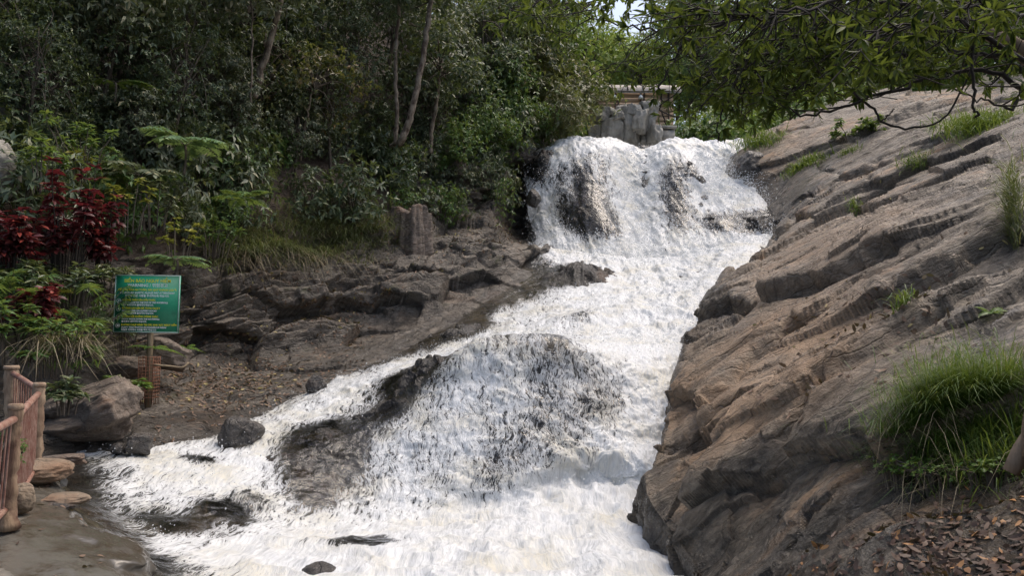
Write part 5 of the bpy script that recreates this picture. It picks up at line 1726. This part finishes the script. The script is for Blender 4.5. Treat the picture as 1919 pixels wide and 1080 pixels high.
g = Geo(); g.box(P(1247, 242, 37.5) - SB_, (0.95, 0.9, 0.13)); g.obj('slab_top', M_CONC, sl)
g = Geo(); g.box(P(1247, 258, 37.5) - SB_, (0.8, 0.75, 0.55)); g.obj('slab_base', M_CONC, sl)

# --- fallen leaves, grass, spray
def litter(name, label, pt, wfn, n, mat, L=0.11, W=0.04, lift=0.012):
    co, no, _ = pick(pt, wfn, n)
    d = unit(np.cross(no, rdir(n)))
    up = unit(no + 0.35 * rng.normal(size=(n, 3)))
    g = Geo()
    g.leaves(co + no * lift, d, up, L * rng.uniform(0.5, 1.25, n), W * rng.uniform(0.6, 1.3, n), rng.uniform(-0.35, 0.35, n), rng.uniform(-0.3, 0.3), 2)
    o = g.obj(name, mat)
    return tag(o, label, 'fallen leaves', kind='stuff')


litter('fallen_leaves', 'brown and orange fallen leaves covering the dark ground at the bottom right', slope,
       lambda x, y, p: sstep(0, 120, y - (1010 - (x - 1480) * 0.35)) * (x > 1380) * (x < 1990) * (y < 1120) * sstep(-0.25, 0.25, fbm(p.co * 1.3, 3, 77)), 1300, L_DRY, 0.085, 0.032)
litter('fallen_leaves', 'pale fallen leaves caught in cracks of the right rock slope', slope,
       lambda x, y, p: 1.2 * blob(x, y, 1700, 560, 60, 40) + 1.0 * blob(x, y, 1740, 620, 60, 18) + blob(x, y, 1500, 650, 60, 25) + blob(x, y, 1450, 750, 40, 30) + blob(x, y, 1520, 745, 20, 30) + blob(x, y, 1660, 700, 70, 25)
       + 0.05 * ((x > 1400) & (y > 260) & (y < 600)) + 0.6 * blob(x, y, 1560, 600, 120, 40), 1300, L_LITTER, 0.11, 0.04)
litter('fallen_leaves', 'fallen leaves strewn over the flat slab and ledges beside the sign', bank,
       lambda x, y, p: ((p.vv > 0.60) & (p.vv < 0.9) & (x > 230) & (x < 700)).astype(float) * (0.35 + 1.5 * blob(x, y, 420, 720, 170, 45)) + 0.35 * ((p.vv > 0.36) & (p.vv < 0.62) & (x > 330) & (x < 980)), 4200, L_LITTER, 0.12, 0.045)

g = Geo()
co, no, _ = pick(bank, lambda x, y, p: blob(x, y, 545, 445, 170, 48, 2) + 0.5 * blob(x, y, 640, 420, 90, 40, 2) + 0.6 * blob(x, y, 420, 465, 60, 40, 2), 5200)
blades(g, co - [0, 0, 0.03], 5200, 0.62, 0.018, 0.35, 1.0, (0.12, -0.15, 0))
tag(g.obj('grass', L_OLIVE), 'long grass hanging over the ledge above the left rocks', 'grass', kind='stuff')
g = Geo()
co, no, _ = pick(bank, lambda x, y, p: blob(x, y, 520, 485, 170, 18, 2), 480)
blades(g, co + [0, 0, 0.05], 480, 0.55, 0.012, 0.5, 2.2, (0.3, -0.5, -0.3))
tag(g.obj('dry_grass', L_STRAW), 'dry straw hanging below the green grass of the ledge', 'grass', kind='stuff')


def tuft(name, label, px, py, n, rad, L, W, mat, pt=slope, droop=0.8, cat='grass tuft', lean=(0, 0, 0), sq=1.0, drop=0.0):
    c, no = pt.at(px, py)
    t = rng.normal(size=(n, 2)) * rad * 0.5
    ax = unit(np.cross(no, [0, 1, 0])); ay = np.cross(no, ax)
    b = t[:, :1] * ax + t[:, 1:] * ay * sq - no * drop
    g = Geo()
    blades(g, b, n, L, W, 0.32, droop, lean)
    o = g.obj(name, mat)
    o.location = [float(v) for v in c]
    return tag(o, label, cat)


L_RGRASS = L_GRASS
g = Geo()
c0_, n0_ = slope.at(1800, 860)
co, no, _ = pick(slope, lambda x, y, p: blob(x, y, 1830, 800, 125, 85, 1.2) + 0.35 * blob(x, y, 1790, 850, 110, 50, 1.2), 7200)
k = np.clip(np.linalg.norm(co - slope.at(1830, 800)[0], axis=1) + 0.15 * rng.normal(size=len(co)), 0, 1.2)
for lo, hi, L_, dr in ((0.0, 0.45, 0.60, 0.6), (0.45, 0.8, 0.56, 0.7), (0.8, 1.3, 0.40, 0.9)):
    m_ = (k >= lo) & (k < hi)
    blades(g, co[m_] - no[m_] * 0.03 - c0_, 0, L_, 0.0065, 0.36, dr, (-0.05, 0.0, 0.1))
o = g.obj('grass_clump', L_RGRASS)
gs = Geo()
co2, no2, _ = pick(slope, lambda x, y, p: blob(x, y, 1800, 850, 130, 70, 2), 420)
blades(gs, co2 - c0_, 0, 0.45, 0.006, 0.6, 1.6)
gs.obj('dead_blade', L_STRAW, o)
o.location = [float(v) for v in c0_]
tag(o, 'big clump of long bright grass at the right edge of the rock slope', 'grass clump')
for lab, px, py, n, rad, L, W, mt in (
        ('small bright green tuft on the rocks right of the falls', 1505, 312, 520, 0.75, 0.55, 0.03, L_GRASS),
        ('grass tuft at the right end of the waterfall lip', 1425, 268, 420, 0.9, 0.7, 0.03, L_GRASS),
        ('tall yellow-green grass at the upper right end of the slope', 1845, 240, 1300, 1.1, 0.75, 0.02, L_GRASS),
        ('thin grass tuft in a cleft of the upper slope', 1715, 305, 220, 0.45, 0.4, 0.018, L_GRASS),
        ('tiny grass tuft on the middle of the slope', 1605, 392, 110, 0.25, 0.25, 0.015, L_GRASS),
        ('dry olive grass hanging at the right edge above the slope', 1895, 400, 800, 0.55, 0.4, 0.010, L_OLIVE),
        ('pale weed on the rocky shoulder above the slope', 1590, 285, 160, 0.4, 0.3, 0.018, L_GRASS),
        ('leafy weed in the hollow of the middle slope', 1690, 575, 70, 0.16, 0.3, 0.012, L_GRASS)):
    tuft('grass_tuft', lab, px, py, n, rad, L, W, mt)
for lab, px, py, L, nf in (('small bright fern at the foot of the trunk on the right edge', 1898, 862, 0.26, 6), ('small fern on the ledge left of the trunk at the right edge', 1850, 582, 0.26, 6)):
    c, no = slope.at(px, py)
    frond_plant('fern', lab, c, nf, L, L_BRIGHT, 16, 0.24, 0.07, (0.3, 0.9))
for k, (lab, px, py, nh, r_) in enumerate((('low green weeds below the big grass clump', 1790, 900, 70, 0.42), ('low green weeds at the lower left of the big grass clump', 1690, 895, 34, 0.22), ('low green weeds beside the small fern on the right', 1865, 895, 40, 0.28))):
    c, no = slope.at(px, py)
    rosette_shrub('weed', lab, c + [0, 0, 0.02], heads(nh, r_, r_ * 0.6, 0.03, 0.14), L_BRIGHT, 0.045, 0.02, 6, layers=2, cat='weeds')
c, no = slope.at(1600, 262)
rosette_shrub('green_shrub', 'low green shrub on the skyline shoulder above the falls', c, heads(30, 0.9, 0.7, 0.2, 0.7), L_MID, 0.25, 0.08, 8, layers=3)

# spray: small drops thrown off the white water
def spray(name, label, pt, n, lift, size, wfn):
    co, no, k = pick(pt, wfn, n)
    c = co + no * (np.abs(rng.normal(size=(n, 1))) * lift) + rng.normal(size=(n, 3)) * lift * 0.4
    c[:, 2] += np.abs(rng.normal(size=n)) * lift * 0.6
    r = size * np.exp(rng.normal(size=n) * 0.45) * 0.5
    ax = unit(rng.normal(size=(n, 3)) * 0.5 + [0, -0.4, -1])
    s1 = unit(np.cross(ax, rdir(n))); s2 = np.cross(ax, s1)
    e = rng.uniform(1.0, 2.6, n)
    v = np.stack([c + ax * (r * e)[:, None], c + s1 * r[:, None], c + s2 * r[:, None], c - s1 * r[:, None], c - s2 * r[:, None], c - ax * (r * e)[:, None]], 1)
    t = np.array([[0, 1, 2], [0, 2, 3], [0, 3, 4], [0, 4, 1], [5, 2, 1], [5, 3, 2], [5, 4, 3], [5, 1, 4]])
    f = (t[None] + (np.arange(n) * 6)[:, None, None]).reshape(-1, 3)
    o = mesh_obj(name, v.reshape(-1, 3), f, M_DROP, smooth=True)
    return tag(o, label, 'spray', kind='stuff')


m = NT('water_drop')
mx = m.n('MixShader'); mx.inputs[0].default_value = 0.55
tp = m.n('BsdfTransparent')
m.t.links.new(tp.outputs[0], mx.inputs[1]); m.t.links.new(m.princ((0.85, 0.87, 0.88), 0.4, None, 0.3), mx.inputs[2])
M_DROP = m.done(mx.outputs[0])
spray('spray', 'fine white spray thrown off the upper waterfall', fall, 42000, 0.20, 0.016, lambda x, y, p: np.clip(p.attr['foam'] - 0.3, 0, 1) * (y > 290) * (x > 960) * (x < 1480) * (p.v > 8))
spray('spray', 'fine white spray over the lower cascade and pool', water, 22000, 0.08, 0.009, lambda x, y, p: np.clip(p.attr['foam'] - 0.3, 0, 1) ** 1.3 * (y < 1100) * (p.co[:, 2] > -2.3))

litter('fallen_leaves', 'few yellow and brown leaves on the wet path by the railing', walk, lambda x, y, p: ((x > -20) & (x < 330) & (y > 880) & (y < 1090)).astype(float), 60, L_LITTER, 0.08, 0.03)

# --- moist air
HAZE = False
if HAZE:
    m = bpy.data.materials.new('haze')
    m.use_nodes = True
    m.node_tree.nodes.clear()
    ho = m.node_tree.nodes.new('ShaderNodeOutputMaterial')
    hv = m.node_tree.nodes.new('ShaderNodeVolumePrincipled')
    hv.inputs['Color'].default_value = (0.86, 0.90, 0.93, 1)
    hv.inputs['Density'].default_value = 0.0004
    hv.inputs['Anisotropy'].default_value = 0.2
    m.node_tree.links.new(hv.outputs[0], ho.inputs['Volume'])
    g = Geo()
    g.box((12, 58, 20), (170, 150, 60))
    tag(g.obj('haze', m), 'thin moist haze between the camera and the far woods', 'haze', kind='stuff')
